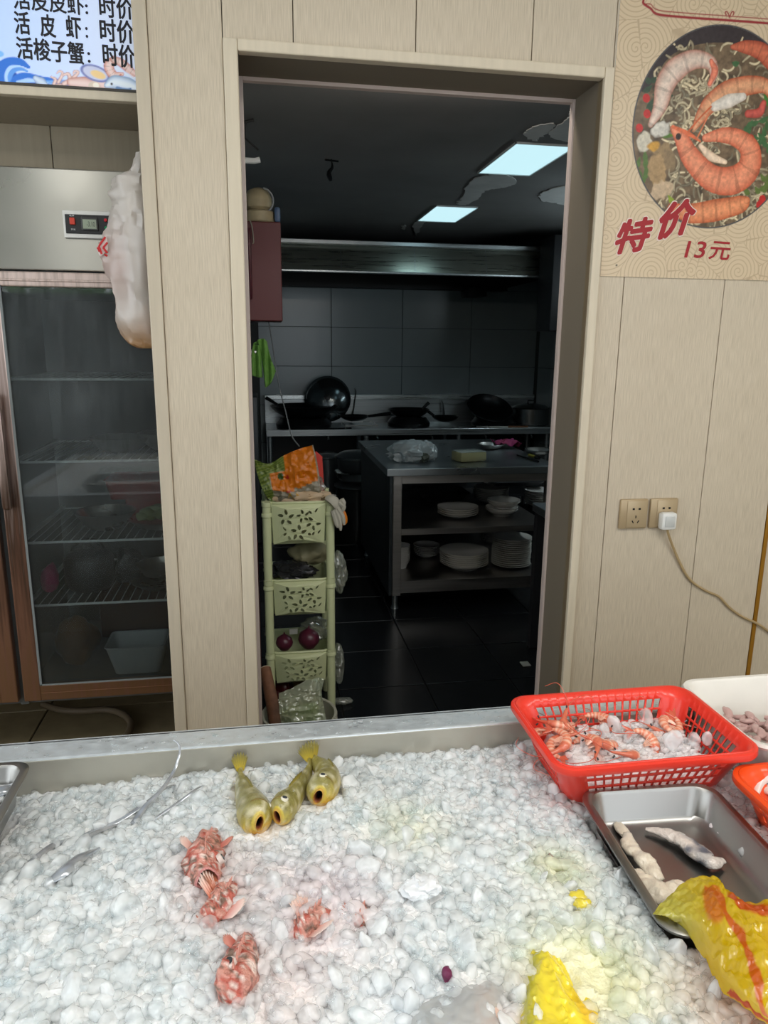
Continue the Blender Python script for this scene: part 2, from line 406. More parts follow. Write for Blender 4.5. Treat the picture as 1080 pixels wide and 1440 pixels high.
# shop back wall with the doorway: core, boards, corner strips
wb = room('wall_back')
MB().box(-.296, -.04, 2.168, 2.35, 0, 3.0).box(.985, 3.2, 2.168, 2.35, 0, 3.0).box(-.04, .985, 2.168, 2.35, 2.25, 3.0).build('wall_core', mat('wall_core', rgb(120, 110, 95), .7), wb, smooth=False)
def board(x0, x1, z0, z1, y0=2.15, y1=2.168):
    return MB().box(x0+.0012, x1-.0012, y0, y1, z0, z1, .0012).build('panel', WB, wb, smooth=False)
board(-.262, -.074, 0, 2.99)
for a, b in ((-.074, .109), (.109, .439), (.439, .769), (.769, 1.014)): board(a, b, 2.276, 2.99)
for a, b in ((1.014, 1.099), (1.099, 1.436), (1.436, 1.688)): board(a, b, 0, 2.99)
for a, b in ((1.703, 2.04), (2.04, 2.37), (2.37, 2.7), (2.7, 3.19)): board(a, b, 0, 2.99)
MB().box(-.298, -.262, 2.144, 2.17, 0, 2.99, .003).build('corner_strip', mat('corner_strip', rgb(196, 184, 164), .4, var=.06, vscale=(60, 60, 4)), wb, smooth=False)
MB().box(1.6885, 1.7025, 2.146, 2.168, 0, 2.99, .002).build('gold_strip', mat('gold_strip', rgb(170, 122, 40), .3, metal=.5), wb, smooth=False)
MB().box(-.296, -.1, 2.35, 3.3, 0, 3.0).build('side_core', MC['wall_core'], wb, smooth=False)
# doorway lining
dr = room('door_1')
casing = mat('door_casing', rgb(212, 200, 178), .4, var=.05, vscale=(60, 60, 5))
jamb = mat('door_jamb', rgb(236, 220, 190), .45, var=.09, vscale=(70, 70, 6))
soffit = mat('door_soffit', rgb(212, 184, 140), .45, var=.12, vscale=(5, 60, 60))
lip = mat('door_lip', rgb(200, 184, 176), .4)
MB().box(-.074, -.036, 2.136, 2.17, 0, 2.276, .004).build('casing', casing, dr, smooth=False)
MB().box(.985, 1.014, 2.136, 2.17, 0, 2.276, .004).build('casing', casing, dr, smooth=False)
MB().box(-.036, .985, 2.136, 2.17, 2.246, 2.276, .004).build('casing', casing, dr, smooth=False)
MB().box(-.05, -.040, 2.15, 2.345, 0, 2.256).build('jamb', jamb, dr, smooth=False)
MB().box(.990, 1.0, 2.15, 2.345, 0, 2.256).build('jamb', jamb, dr, smooth=False)
MB().box(.984, .991, 2.15, 2.178, 0, 2.25, .002).build('jamb_bead', mat('jamb_bead', rgb(120, 105, 82), .5), dr, smooth=False)
MB().box(-.04, .990, 2.15, 2.345, 2.252, 2.262).build('jamb_head', soffit, dr, smooth=False)
MB().box(-.045, -.028, 2.335, 2.36, 0, 2.262, .002).build('edge_strip', lip, dr, smooth=False)
MB().box(.978, .996, 2.335, 2.36, 0, 2.262, .002).build('edge_strip', lip, dr, smooth=False)
MB().box(-.028, .978, 2.335, 2.36, 2.240, 2.262, .002).build('edge_strip', lip, dr, smooth=False)
# shop side walls + ceiling (outside the frame; they close the room, open to the street behind the camera)
plain = mat('cream_wall', rgb(200, 190, 168), .6)
struct('wall_left', MB().box(-2.7, -2.6, 1.6, 3.3, 0, 3.0).box(-2.7, -2.6, -1.8, 1.6, 0, .4).box(-2.7, -2.6, -1.8, 1.6, 2.9, 3.0), plain)
struct('wall_right', MB().box(3.2, 3.3, -1.8, 2.35, 0, 3.0), plain)
dim = mat('unseen_front_grey', rgb(70, 70, 72), .7)
wf = room('wall_front_unseen')
MB().box(-2.7, .1, -1.9, -1.8, 0, 1.9).box(.1, 3.3, -1.9, -1.8, 0, .8).build('unseen_stall_front', dim, wf, smooth=False)  # unseen front wall, added to keep reflections in the fridge glass dark
MB().box(-2.7, -1.78, -1.9, -1.8, 2.12, 3.0).box(-1.45, .1, -1.9, -1.8, 2.12, 3.0).box(.1, 3.3, -1.9, -1.8, 2.7, 3.0).build('unseen_fascia', mat('unseen_fascia_grey', rgb(120, 118, 112), .6), wf, smooth=False)  # unseen boards above it; the gap is left for the fridge streak
MB().box(-1.16, -1.10, -1.9, -1.8, 1.9, 2.12).build('red_post', mat('post_red', rgb(190, 30, 50), .4), wf, smooth=False)
def street_tree():
    t = bpy.data.objects.new('street_tree', None); COL.objects.link(t); t.location = (-2.1, -4.2, 0); t['label'] = 'low green leafy street tree outside the shop front'; t['category'] = 'tree'
    g_ = MB(); q_ = np.random.default_rng(3)
    for k in range(500):
        c = np.array((-2.1, -4.2, 1.85))+q_.normal(0, (.5, .4, .22)); a = q_.normal(size=3)*.09; b = q_.normal(size=3)*.09; g_.add([c-a, c+b*.5, c+a, c-b*.5], [(0, 1, 2, 3)])
    g_.build('leaves', mat('leaf_green', rgb(90, 140, 50), .6), t, smooth=False, kind='stuff')
    MB().tube([(-2.1, -4.2, 0), (-2.08, -4.2, 1.0), (-2.1, -4.2, 1.9)], [.08, .06, .04], 8).build('trunk', mat('bark', rgb(90, 75, 60), .8), t)
street_tree()
cg = room('ceiling')
MB().box(-2.7, 3.3, -1.8, 3.3, 3.0, 3.05).build('ceiling_board', mat('shop_ceiling', rgb(225, 225, 220), .6), cg, smooth=False)
struct('wall_niche', MB().box(-2.6, -.296, 3.3, 3.4, 0, 3.0), plain)
# niche above the fridge: boards, soffit
ni = room('trim_1')
nb = mat('niche_board', rgb(160, 148, 126), .5, var=.05, vscale=(80, 80, 5))
xj = PY(72, 200, 2.573)[0]
for a, b in ((xj-.66, xj-.33), (xj-.33, xj), (xj, -.296)):
    MB().box(a+.0015, b-.0015, 2.573, 2.585, 2.01, 2.151, .001).build('panel', nb, ni, smooth=False)
MB().box(-2.6, -.296, 2.31, 2.59, 2.151, 2.165).build('soffit_board', nb, ni, smooth=False)
MB().box(-2.6, -.296, 2.285, 2.31, 2.151, 2.176, .003).build('edge_strip', casing, ni, smooth=False)

# kitchen shell
tile_w = mat('kitchen_wall_tile', rgb(150, 160, 163), .22, var=.05, vscale=(2, 2, 2))
kg = mat('kitchen_grout', rgb(70, 72, 72), .8)
kw = room('wall_far')
MB().box(-.1, 2.7, 6.762, 6.9, 0, 2.4).build('wall_core', kg, kw, smooth=False)
tm = MB().box(-.3255, .3255, 6.75, 6.763, -.1725, .1725, .002).build('tile', tile_w, kw, smooth=False); first = True
for i in range(5):
    for j in range(7):
        o = tm if first else tm.copy()
        if not first: COL.objects.link(o); o.parent = kw
        o.location = (.315+i*.656-.0, 0, 2.184-.348*j); first = False
        if i == 4: o.scale.x = .5; o.location.x = .315+3*.656+.492
def side_tiles(nm, x, face):
    k = room(nm)
    MB().box(x, x+face*-.1, 2.36, 6.75, 0, 2.4).build('wall_core', kg, k, smooth=False)
    tm = MB().box(x, x+face*.012, -.325, .325, -.172, .172, .002).build('tile', tile_w, k, smooth=False); first = True
    for i in range(7):
        for j in range(7):
            o = tm if first else tm.copy()
            if not first: COL.objects.link(o); o.parent = k
            o.location = (0, 2.8+i*.656-.1, 2.184-.348*j); first = False
            if i == 6: o.scale.y = .5; o.location.y = 2.7+5*.656+.492
side_tiles('wall_kitchen_side', -.1, 1)
side_tiles('wall_island_side', 2.6, -1)
kc = room('ceiling_kitchen')
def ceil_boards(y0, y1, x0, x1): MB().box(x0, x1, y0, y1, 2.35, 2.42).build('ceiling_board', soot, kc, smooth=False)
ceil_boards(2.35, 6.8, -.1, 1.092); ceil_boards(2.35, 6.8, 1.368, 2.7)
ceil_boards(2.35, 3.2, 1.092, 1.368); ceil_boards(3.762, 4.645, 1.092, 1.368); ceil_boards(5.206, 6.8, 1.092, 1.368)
bare = mat('bare_plaster', rgb(205, 205, 203), .8, var=.1, vscale=(9, 9, 9))
def peel(pxs, seed):
    pts = [PZ(x, y, 2.35) for x, y in pxs]
    P = spline([p[:2] for p in pts]+[pts[0][:2]], len(pts)*6)[:-1]
    rr_ = np.random.default_rng(seed)
    P = P+rr_.normal(0, .006, P.shape)
    V, F = curve_mesh([P], .002); V[:, 2] += 2.3475
    MB().add(V, F).build('peeled_patch', bare, kc, smooth=False)
peel([(655, 262), (668, 250), (690, 245), (712, 246), (725, 252), (720, 260), (700, 264), (682, 268), (670, 280), (655, 287), (643, 285), (652, 275)], 1)
peel([(735, 188), (748, 178), (770, 173), (781, 176), (772, 184), (758, 192), (752, 197)], 2)
peel([(768, 190), (782, 178), (798, 165), (806, 156), (830, 160), (830, 196), (790, 197)], 3)
peel([(757, 275), (772, 266), (800, 260), (815, 262), (815, 290), (795, 288), (780, 284), (765, 282)], 4)
peel([(580, 318), (584, 312), (598, 311), (592, 320), (585, 330)], 5)
peel([(566, 318), (570, 315), (570, 321), (566, 322)], 6)
# dropped, paler stretch of ceiling over the left of the kitchen (a shallow box-out)
# ================================================================== KITCHEN LIGHTS
def panel_light(y0, y1, lab):
    t = thing('ceiling_light', lab, 'light', (1.23, (y0+y1)/2, 2.35), None)
    MB().box(1.092, 1.368, y0, y0+.006, 2.342, 2.36).box(1.092, 1.368, y1-.006, y1, 2.342, 2.36).box(1.092, 1.098, y0, y1, 2.342, 2.36).box(1.362, 1.368, y0, y1, 2.342, 2.36).build('frame', mat('light_frame', (.6, .65, .66), .4), t, smooth=False)
    MB().box(1.098, 1.362, y0+.006, y1-.006, 2.346, 2.358).build('diffuser', mat('light_diffuser', (.2, .2, .2), .5, emit=(.58, .88, .95), estr=1.0), t, smooth=False)
panel_light(3.2, 3.762, 'white square ceiling light panel closer to the doorway')
TL = thing('fill_tube_lamp', 'added fill tube on the kitchen wall, unseen beyond the doorway', 'lamp', (2.52, 4.0, 2.0))  # fill light added out of view to lift the kitchen brightness
MB().box(2.56, 2.588, 3.3, 4.7, 1.97, 2.03, .005).build('fill_lamp_body', white_plastic, TL)
MB().tube([(2.535, 3.32, 2.0), (2.535, 4.68, 2.0)], .016, 12).build('tube', mat('fill_tube_glow', (.5, .5, .5), .5, emit=(.80, .95, 1), estr=40), TL)
DL = thing('door_fill_lamp', 'added fill tube inside the kitchen, unseen above the doorway', 'lamp', (.5, 2.4, 2.31))  # second added fill, out of view, lighting the table and dishes
MB().box(.2, .9, 2.361, 2.38, 2.29, 2.335, .004).box(.2, .9, 2.361, 2.425, 2.330, 2.336).build('fill_lamp_body', white_plastic, DL)  # top strip keeps the added tube's light off the ceiling
MB().tube([(.22, 2.392, 2.31), (.88, 2.392, 2.31)], .010, 12).build('tube', mat('warm_fill_glow', (.5, .5, .5), .5, emit=(1, .92, .82), estr=42), DL)
panel_light(4.645, 5.206, 'white square ceiling light panel closer to the range hood')
for yy in (3.48, 4.925):
    area('kitchen_panel_glow', (1.23, yy, 2.338), (0, 0, 0), .26, .54, .5, (.62, .9, 1))

# ================================================================== FRIDGE IN THE NICHE
def door_metal():
    """pinkish stainless profile whose colour turns browner towards the foot"""
    M = mat('door_profile', rgb(150, 128, 116), .3, metal=.75); nt = M.node_tree; N = nt.nodes; L = nt.links; b = N['Principled BSDF']
    g = N.new('ShaderNodeNewGeometry'); sp = N.new('ShaderNodeSeparateXYZ'); L.new(g.outputs['Position'], sp.inputs[0])
    mp = N.new('ShaderNodeMapping'); mp.inputs['Scale'].default_value = (120, 120, 5); L.new(g.outputs['Position'], mp.inputs[0])
    nz = N.new('ShaderNodeTexNoise'); nz.inputs['Scale'].default_value = 1; nz.inputs['Detail'].default_value = 5; L.new(mp.outputs[0], nz.inputs[0])
    ad = N.new('ShaderNodeMath'); ad.operation = 'MULTIPLY_ADD'; ad.inputs[1].default_value = 1.0; L.new(nz.outputs[0], ad.inputs[0]); L.new(sp.outputs[2], ad.inputs[2])
    r = N.new('ShaderNodeValToRGB'); e = r.color_ramp.elements
    e[0].position = .35; e[0].color = (*rgb(138, 104, 78), 1); e[1].position = 1.0; e[1].color = (*rgb(222, 200, 192), 1)
    k = r.color_ramp.elements.new(.62); k.color = (*rgb(92, 70, 58), 1); k = r.color_ramp.elements.new(.45); k.color = (*rgb(142, 104, 86), 1)
    mr = N.new('ShaderNodeMapRange'); mr.inputs[1].default_value = 0; mr.inputs[2].default_value = 2.3; L.new(ad.outputs[0], mr.inputs[0]); L.new(mr.outputs[0], r.inputs[0])
    L.new(r.outputs[0], b.inputs['Base Color']); return M
def fog_glass():
    """door glass with condensation: clear pane, glossy face, drips of fog"""
    M = bpy.data.materials.new('fogged_glass'); M.use_nodes = True; nt = M.node_tree; N = nt.nodes; L = nt.links; N.remove(N['Principled BSDF'])
    g = N.new('ShaderNodeNewGeometry'); mp = N.new('ShaderNodeMapping'); mp.inputs['Scale'].default_value = (60, 1, 9); L.new(g.outputs['Position'], mp.inputs[0])
    nz = N.new('ShaderNodeTexNoise'); nz.inputs['Scale'].default_value = 1; nz.inputs['Detail'].default_value = 8; nz.inputs['Roughness'].default_value = .7; L.new(mp.outputs[0], nz.inputs[0])
    n2 = N.new('ShaderNodeTexNoise'); n2.inputs['Scale'].default_value = 5; n2.inputs['Detail'].default_value = 3; L.new(g.outputs['Position'], n2.inputs[0])
    sp = N.new('ShaderNodeSeparateXYZ'); L.new(g.outputs['Position'], sp.inputs[0])
    zr = N.new('ShaderNodeMapRange'); zr.inputs[1].default_value = .7; zr.inputs[2].default_value = 1.35; zr.inputs[3].default_value = .25; zr.inputs[4].default_value = 1; L.new(sp.outputs[2], zr.inputs[0])
    a = N.new('ShaderNodeMath'); a.operation = 'MULTIPLY'; L.new(nz.outputs[0], a.inputs[0]); L.new(n2.outputs[0], a.inputs[1])
    b = N.new('ShaderNodeMath'); b.operation = 'MULTIPLY'; L.new(a.outputs[0], b.inputs[0]); L.new(zr.outputs[0], b.inputs[1])
    fr = N.new('ShaderNodeMapRange'); fr.inputs[1].default_value = .03; fr.inputs[2].default_value = .42; fr.inputs[3].default_value = .03; fr.inputs[4].default_value = .30; L.new(b.outputs[0], fr.inputs[0])
    tr = N.new('ShaderNodeBsdfTransparent'); tr.inputs[0].default_value = (.86, .9, .9, 1)
    df = N.new('ShaderNodeBsdfDiffuse'); df.inputs[0].default_value = (.22, .24, .245, 1)
    gl = N.new('ShaderNodeBsdfGlossy'); gl.inputs['Roughness'].default_value = .03; gl.inputs[0].default_value = (1, 1, 1, 1)
    fz = N.new('ShaderNodeFresnel'); fz.inputs[0].default_value = 1.5
    m1 = N.new('ShaderNodeMixShader'); L.new(fr.outputs[0], m1.inputs[0]); L.new(tr.outputs[0], m1.inputs[1]); L.new(df.outputs[0], m1.inputs[2])
    m2 = N.new('ShaderNodeMixShader'); L.new(fz.outputs[0], m2.inputs[0]); L.new(m1.outputs[0], m2.inputs[1]); L.new(gl.outputs[0], m2.inputs[2])
    L.new(m2.outputs[0], N['Material Output'].inputs[0]); return M
DM = door_metal(); FG = fog_glass()
FT = thing('display_fridge', 'tall steel display fridge with glass doors standing in the wall niche', 'fridge', (-.82, 2.75, 0))
fr_steel = brushed('fridge_steel', (.44, .43, .395), .3, (3, 3, 3), .1)
_b = fr_steel.node_tree.nodes['Principled BSDF']; _t = fr_steel.node_tree.nodes.new('ShaderNodeCombineXYZ'); _t.inputs[2].default_value = 1.0
_b.inputs['Anisotropic'].default_value = .85; fr_steel.node_tree.links.new(_t.outputs[0], _b.inputs['Tangent'])
inner = mat('fridge_liner', (.10, .105, .105), .5)
MB().box(-1.43, -.21, 2.42, 3.1, 1.712, 2.0, .004).build('top_panel', fr_steel, FT, smooth=False)
MB().box(-1.43, -1.40, 2.42, 3.1, .30, 1.712).box(-.24, -.21, 2.42, 3.1, .30, 1.712).box(-1.40, -.24, 3.07, 3.1, .30, 1.712).box(-1.40, -.24, 2.43, 3.07, .30, .345).box(-1.40, -.24, 2.44, 3.07, 1.66, 1.712).box(-.835, -.81, 2.42, 3.0, .3, 1.7).build('cabinet', inner, FT, smooth=False)
def fdoor(x0, x1, gl0, gl1, hx):
    f = MB().box(x0, gl0, 2.385, 2.415, .325, 1.705, .004).box(gl1, x1, 2.385, 2.415, .325, 1.705, .004)
    f.box(gl0-.002, gl1+.002, 2.386, 2.414, .325, .382, .004).box(gl0-.002, gl1+.002, 2.386, 2.414, 1.662, 1.705, .004).box(gl0, gl1, 2.382, 2.39, 1.677, 1.684, .002).box(gl0, gl1, 2.383, 2.39, .35, .354, .001)
    d = f.build('door', DM, FT, smooth=False)
    MB().box(gl0-.003, gl1+.003, 2.392, 2.397, .379, 1.665).build('glass', FG, d, smooth=False)
    MB().box(gl0-.001, gl0+.006, 2.384, 2.388, .38, 1.664).box(gl0, gl1, 2.384, 2.388, .38, .385).build('gasket', mat('grey_gasket', rgb(120, 125, 125), .5), d, smooth=False)
    MB().box(hx-.016, hx+.012, 2.355, 2.372, .99, 1.345, .008).box(hx-.006, hx+.006, 2.37, 2.388, 1.01, 1.04).box(hx-.006, hx+.006, 2.37, 2.388, 1.30, 1.33).build('handle', DM, d)
fdoor(-.812, -.22, -.757, -.272, -.79)
fdoor(-1.42, -.830, -1.37, -.885, -1.395)
for x in (-1.36, -.27):
    for y in (2.5, 3.02):
        c = MB().tube([(x-.015, y, .045), (x+.015, y, .045)], .045, 16).build('caster', rubber, FT)
        MB().box(x-.022, x+.022, y-.03, y+.03, .085, .3).build('caster_fork', steel, c, smooth=False)
cp = MB().box(-.567, -.40, 2.41, 2.424, 1.806, 1.884, .003).build('control_panel', mat('panel_bezel', (.75, .74, .7), .4), FT, smooth=False)
MB().box(-.560, -.407, 2.406, 2.412, 1.818, 1.872, .002).build('panel_face', mat('black_face', (.015, .015, .016), .3), cp, smooth=False)
MB().box(-.546, -.531, 2.398, 2.408, 1.842, 1.862, .002).build('rocker_switch', mat('red_switch', rgb(200, 60, 40), .35), cp, smooth=False)
MB().box(-.514, -.466, 2.401, 2.409, 1.827, 1.865, .002).build('display_bezel', mat('dark_bezel', (.04, .04, .04), .3), cp, smooth=False)
MB().box(-.509, -.471, 2.3995, 2.402, 1.832, 1.858).build('display', mat('lcd', rgb(150, 160, 140), .3), cp, smooth=False)
t = MB(); wall_text(t, '-3.10', (-.498, 1.838), (-.475, 1.838), .014, 2.3992); t.build('display_digits', mat('lcd_ink', rgb(60, 66, 60), .5), cp, smooth=False)
t = MB()
for s_, x, z in (('电源', -.546, 1.8655), ('开关', -.545, 1.827), ('电源', -.430, 1.856), ('工作', -.427, 1.834)): wall_text(t, s_, (x, z), (x+.013, z), .005, 2.4055)
t.build('panel_lettering', mat('white_ink', (.7, .7, .7), .5), cp, smooth=False)
for z, c, n_ in ((1.858, (200, 40, 50), 'red_lamp'), (1.836, (30, 150, 90), 'green_lamp')):
    L_ = MB().tube([(-.444, 2.41, z), (-.444, 2.399, z)], [.006, .0045], 12).build(n_, mat(n_, rgb(*c), .2), cp)
# wire shelves
wire = mat('white_wire', (.62, .64, .64), .35)
for z in (.633, .853, 1.123, 1.387):
    s_ = MB().tube([(-.80, 2.47, z), (-.26, 2.47, z)], .0045, 6).tube([(-.80, 3.0, z), (-.26, 3.0, z)], .004, 6)
    for i in range(19): s_.tube([(-.79+i*.0292, 2.47, z+.002), (-.79+i*.0292, 3.0, z+.002)], .002, 4)
    s_.box(-.815, -.80, 2.45, 3.05, z-.01, z+.002).build('wire_shelf', wire, FT)
fogw = mat('cloudy_plastic', (.42, .43, .43), .4, alpha=1)
# things inside the fridge
t = MB().rr([(.155, .115, .02, .350), (.20, .155, .02, .452), (.21, .165, .022, .456), (.208, .163, .02, .460), (.194, .15, .02, .458), (.15, .11, .015, .354)], 0, 0, 5)
t.v = [v*1 + np.array([-.465, 2.56, .0]) for v in t.v]
tag(t.build('plastic_tub', fogw), 'cloudy white plastic tub on the fridge floor behind the glass', 'tub')
def bowl(name, lab, cat, x, y, z, r, h, m_, grp=None, sx=1):
    p = [(r*.5, 0), (r*.78, h*.35), (r, h), (r+.006, h+.001), (r+.004, h-.003), (r*.74, h*.38), (r*.45, .004)]
    return tag(MB().lathe([(a*sx, b+z) for a, b in p], 28, (x, y, 0)).build(name, m_), lab, cat, grp)
bowl('steel_bowl', 'shiny steel bowl on the third wire shelf of the fridge', 'bowl', -.56, 2.64, .857, .10, .062, steel)
bowl('steel_bowl', 'shallow steel bowl under the greens on the third fridge shelf', 'bowl', -.375, 2.62, .857, .10, .035, steel)
bowl('steel_bowl', 'wide fogged steel bowl on the second fridge shelf down', 'bowl', -.50, 2.68, 1.127, .10, .05, steel)
bowl('steel_bowl', 'fogged steel basin beside a wide bowl on the second fridge shelf', 'bowl', -.35, 2.72, 1.127, .09, .06, steel)
m_ = mat('cooked_greens', rgb(120, 130, 80), .6)
g_ = MB()
for k in range(9): blob(g_, (-.375+random.uniform(-.05, .05), 2.62+random.uniform(-.04, .04), .905+random.uniform(0, .02)), (.035, .03, .018), k, .35, 9, 2)
tag(g_.build('leafy_greens', m_), 'heap of pale leafy greens in a bowl inside the fridge', 'vegetables', kind='stuff')
g_ = MB().rr([(.30, .17, .02, .93), (.33, .2, .03, 1.0), (.34, .21, .03, 1.003), (.33, .2, .03, 1.0), (.29, .16, .02, .935)], -.42, 2.86, 4)
g_.rr([(.2, .15, .02, .857), (.2, .15, .02, .93)], -.42, 2.86, 4, True)
tag(g_.build('red_crate', mat('red_crate', rgb(150, 30, 18), .5)), 'red plastic crate behind the bowls in the fridge', 'crate')
for k, (x, y, z, r_, h, lb) in enumerate(((-.38, 2.60, .637, .095, .03, 'oval steel dish at the bottom of a stack of two on the lowest fridge shelf'), (-.375, 2.62, .668, .085, .055, 'deep steel dish on top of a stack of two on the lowest fridge shelf'))):
    bowl('steel_dish', lb, 'dish', x, y, z, r_, h, steel)
dk = mat('dark_pot', (.015, .016, .02), .4)
g_ = MB().lathe([(.07, .637), (.085, .66), (.085, .75), (.07, .77), (.02, .785), (.012, .80), (0.001, .80)], 24, (-.63, 2.64, 0))
t_ = thing('kettle', 'black kettle with an arched handle on the lowest fridge shelf', 'kettle', (-.63, 2.64, .637)); g_.build('kettle_body', dk, t_)
a = np.linspace(0, math.pi, 12); MB().tube(np.stack([-.63+.055*np.cos(a), np.full(12, 2.64), .765+.05*np.sin(a)], 1), .007, 6).build('handle', dk, t_)
g_ = MB(); blob(g_, (-.50, 2.68, .70), (.055, .06, .064), 3, .25, 8, 3); tag(g_.build('black_bag', dk), 'crumpled black bag beside the kettle in the fridge', 'bag')
g_ = MB(); blob(g_, (-.755, 2.60, .69), (.028, .05, .052), 5, .2, 8, 3); tag(g_.build('pink_bag', mat('pink_bag', rgb(170, 40, 100), .5)), 'small pink bag at the edge of the lowest fridge shelf', 'bag')
g_ = MB(); blob(g_, (-.70, 2.66, .425), (.07, .08, .09), 8, .2, 6, 3, flat=.8); tag(g_.build('food_bag', mat('brown_food', rgb(105, 70, 35), .5)), 'brown bag of food slumped on the fridge floor', 'bag')
g_ = MB().box(-.66, -.26, 2.86, 3.05, .346, .60, .01); tag(g_.build('meat_box', mat('dark_red_box', rgb(60, 22, 20), .5)), 'dark red box at the back of the fridge floor', 'box')
# drain hose under the fridge
hp = [PZ(x, y, .02) for x, y in ((60, 990), (85, 998), (115, 1000), (150, 998), (172, 1004), (184, 1016), (180, 1032), (168, 1046), (150, 1062))]
tag(MB().tube(spline(hp, 40), .014, 10).build('drain_hose', mat('grey_hose', rgb(120, 105, 85), .5)), 'grey drain hose curling on the floor under the fridge', 'hose')

# ================================================================== LIT PRICE SIGN OVER THE FRIDGE
YS = 2.285
def SP(x, y): p = PY(x, y, YS); return (p[0], p[2])
cv = Canvas(-1.0, -.30, 2.178, 2.62, .0022, rgb(176, 205, 246))
g = np.clip((cv.X+.75)/.45, 0, 1)[..., None]; cv.C = cv.C*(1-g)+np.array(rgb(212, 222, 246))*g
def sst(pts, w, c, **k): cv.stroke([SP(*p) for p in pts], np.array(np.atleast_1d(w))*.00225, rgb(*c), **k)
blue, dblue, lblue = (42, 110, 205), (20, 70, 170), (170, 205, 245)
sst([(-20, 128), (30, 126), (80, 122), (130, 126)], [14, 12, 9, 4], (110, 165, 230))
sst([(-20, 110), (2, 112), (20, 122)], [14, 16, 8], blue)
sst([(0, 90), (2, 105), (12, 122)], [3, 14, 18], dblue)
sst([(8, 122), (4, 105), (8, 94), (18, 88), (30, 88), (40, 94)], [12, 10, 8, 6, 4, 2], blue)
sst([(10, 118), (9, 105), (15, 95), (28, 93)], [2, 2, 2, 1], lblue)
sst([(16, 120), (14, 108), (20, 99), (30, 97), (38, 100)], [2.5, 2.5, 2, 1], (90, 150, 225))
sst([(22, 122), (24, 112), (36, 106), (60, 110), (80, 112)], [7, 5, 3, 2, 1], blue)
sst([(25, 116), (40, 113), (60, 116), (80, 122)], [2, 2, 1.5, 1], lblue)
sst([(30, 124), (60, 124), (100, 130)], [5, 6, 4], dblue); sst([(-5, 72), (3, 76), (-4, 80)], [2, 2, 1], (120, 180, 235))
sst([(50, 110), (58, 116), (66, 119)], [3, 6, 1], (120, 150, 190), shade=rgb(200, 215, 235))
pk, wh = (170, 110, 100), rgb(225, 200, 195)
sst([(82, 116), (88, 104), (84, 100), (80, 103)], [2, 1.6, 1.2, .8], pk, shade=wh); sst([(72, 108), (78, 112), (76, 120), (86, 120)], [1, 2, 2, 2], pk, shade=wh)
sst([(90, 118), (100, 112), (110, 102), (105, 100), (103, 104)], [3, 2.4, 1.6, 1.2, .8], pk, shade=wh); sst([(88, 106), (96, 104), (100, 112), (112, 118)], [1, 2, 3, 5], pk, shade=wh)
sst([(100, 116), (120, 118), (140, 124)], [5, 8, 6], (190, 120, 105), shade=wh); sst([(140, 118), (155, 120), (165, 112)], [7, 9, 3], (195, 120, 110), shade=wh)
cv.ellipse(SP(133, 122), (.016, .014), rgb(205, 190, 175), 0); cv.ellipse(SP(135, 120), (.008, .007), rgb(235, 225, 210), 0)
cv.ellipse(SP(134, 103), (.039, .02), rgb(110, 120, 175), -.25); cv.ellipse(SP(134, 103), (.032, .0155), rgb(190, 195, 220), -.25); cv.ellipse(SP(138, 105), (.020, .0095), rgb(225, 195, 140), -.25)
sst([(160, 84), (153, 93), (160, 106), (172, 104)], [4, 6, 5.5, 2], (205, 120, 95), shade=wh, bands=9); sst([(160, 84), (170, 88), (180, 96), (190, 104)], [4, 5, 5, 3], (205, 115, 90), shade=wh, bands=5)
sst([(166, 110), (170, 105)], [2, 1], (205, 120, 95)); sst([(178, 100), (188, 108)], [1, .6], (220, 190, 180))
sst([(150, 120), (162, 116), (180, 120), (205, 128)], [3, 8, 9, 4], (110, 150, 190), shade=rgb(215, 225, 235)); cv.ellipse(SP(157, 118), (.003, .003), rgb(30, 30, 40))
sst([(165, 124), (176, 127), (184, 125)], [2, 2.5, 1], (90, 125, 170))
SG = thing('price_sign', 'lit blue price sign with black lettering above the fridge', 'sign', (-.8, 2.30, 2.178))
cv.mesh(YS, MB()).build('picture_print', mat('sign_print', (.5, .5, .5), .35, attr=True, estr=.33), SG, smooth=False)
MB().box(-2.0, -1.0, YS, 2.305, 2.178, 2.62).build('sign_panel', mat('sign_blank', rgb(176, 205, 246), .35, emit=rgb(176, 205, 246), estr=.33), SG, smooth=False)
MB().box(-1.0, -.298, YS+.0015, 2.305, 2.178, 2.62).build('sign_back', mat('sign_edge', rgb(70, 66, 60), .5), SG, smooth=False)
MB().box(-2.0, -.298, YS-.004, 2.29, 2.174, 2.180).build('sign_edge', MC['sign_edge'], SG, smooth=False)
ink = mat('black_ink', rgb(28, 28, 34), .5)
def sign_line(txt, a, b, hpx, nm='lettering'):
    t = MB(); p, q = SP(*a), SP(*b); wall_text(t, txt, p, q, hpx*.00228, YS-.0008, bold=.022); t.build(nm, ink, SG, smooth=False)
sign_line('活皮皮虾:', (20, 12), (124, 22), 19); sign_line('时价', (141, 24), (188, 28), 22)
for ch, a in (('活', (22, 47)), ('皮', (58, 51)), ('虾', (94, 53))): sign_line(ch, a, (a[0]+21, a[1]+2), 23)
sign_line(':', (121, 53), (124, 53.3), 11); sign_line('时价', (142, 58), (189, 62), 24)
sign_line('活梭子蟹', (25, 82), (119, 91), 23); sign_line(':', (124, 88), (127.5, 88.4), 11); sign_line('时价', (146, 92), (190, 96), 24)

# ================================================================== FOOD POSTER
YP = 2.1455
def PP(x, y): p = PY(x, y, YP); return (p[0], p[2])
pv = Canvas(1.018, 1.66, 1.712, 2.60, .0017, rgb(214, 194, 164))
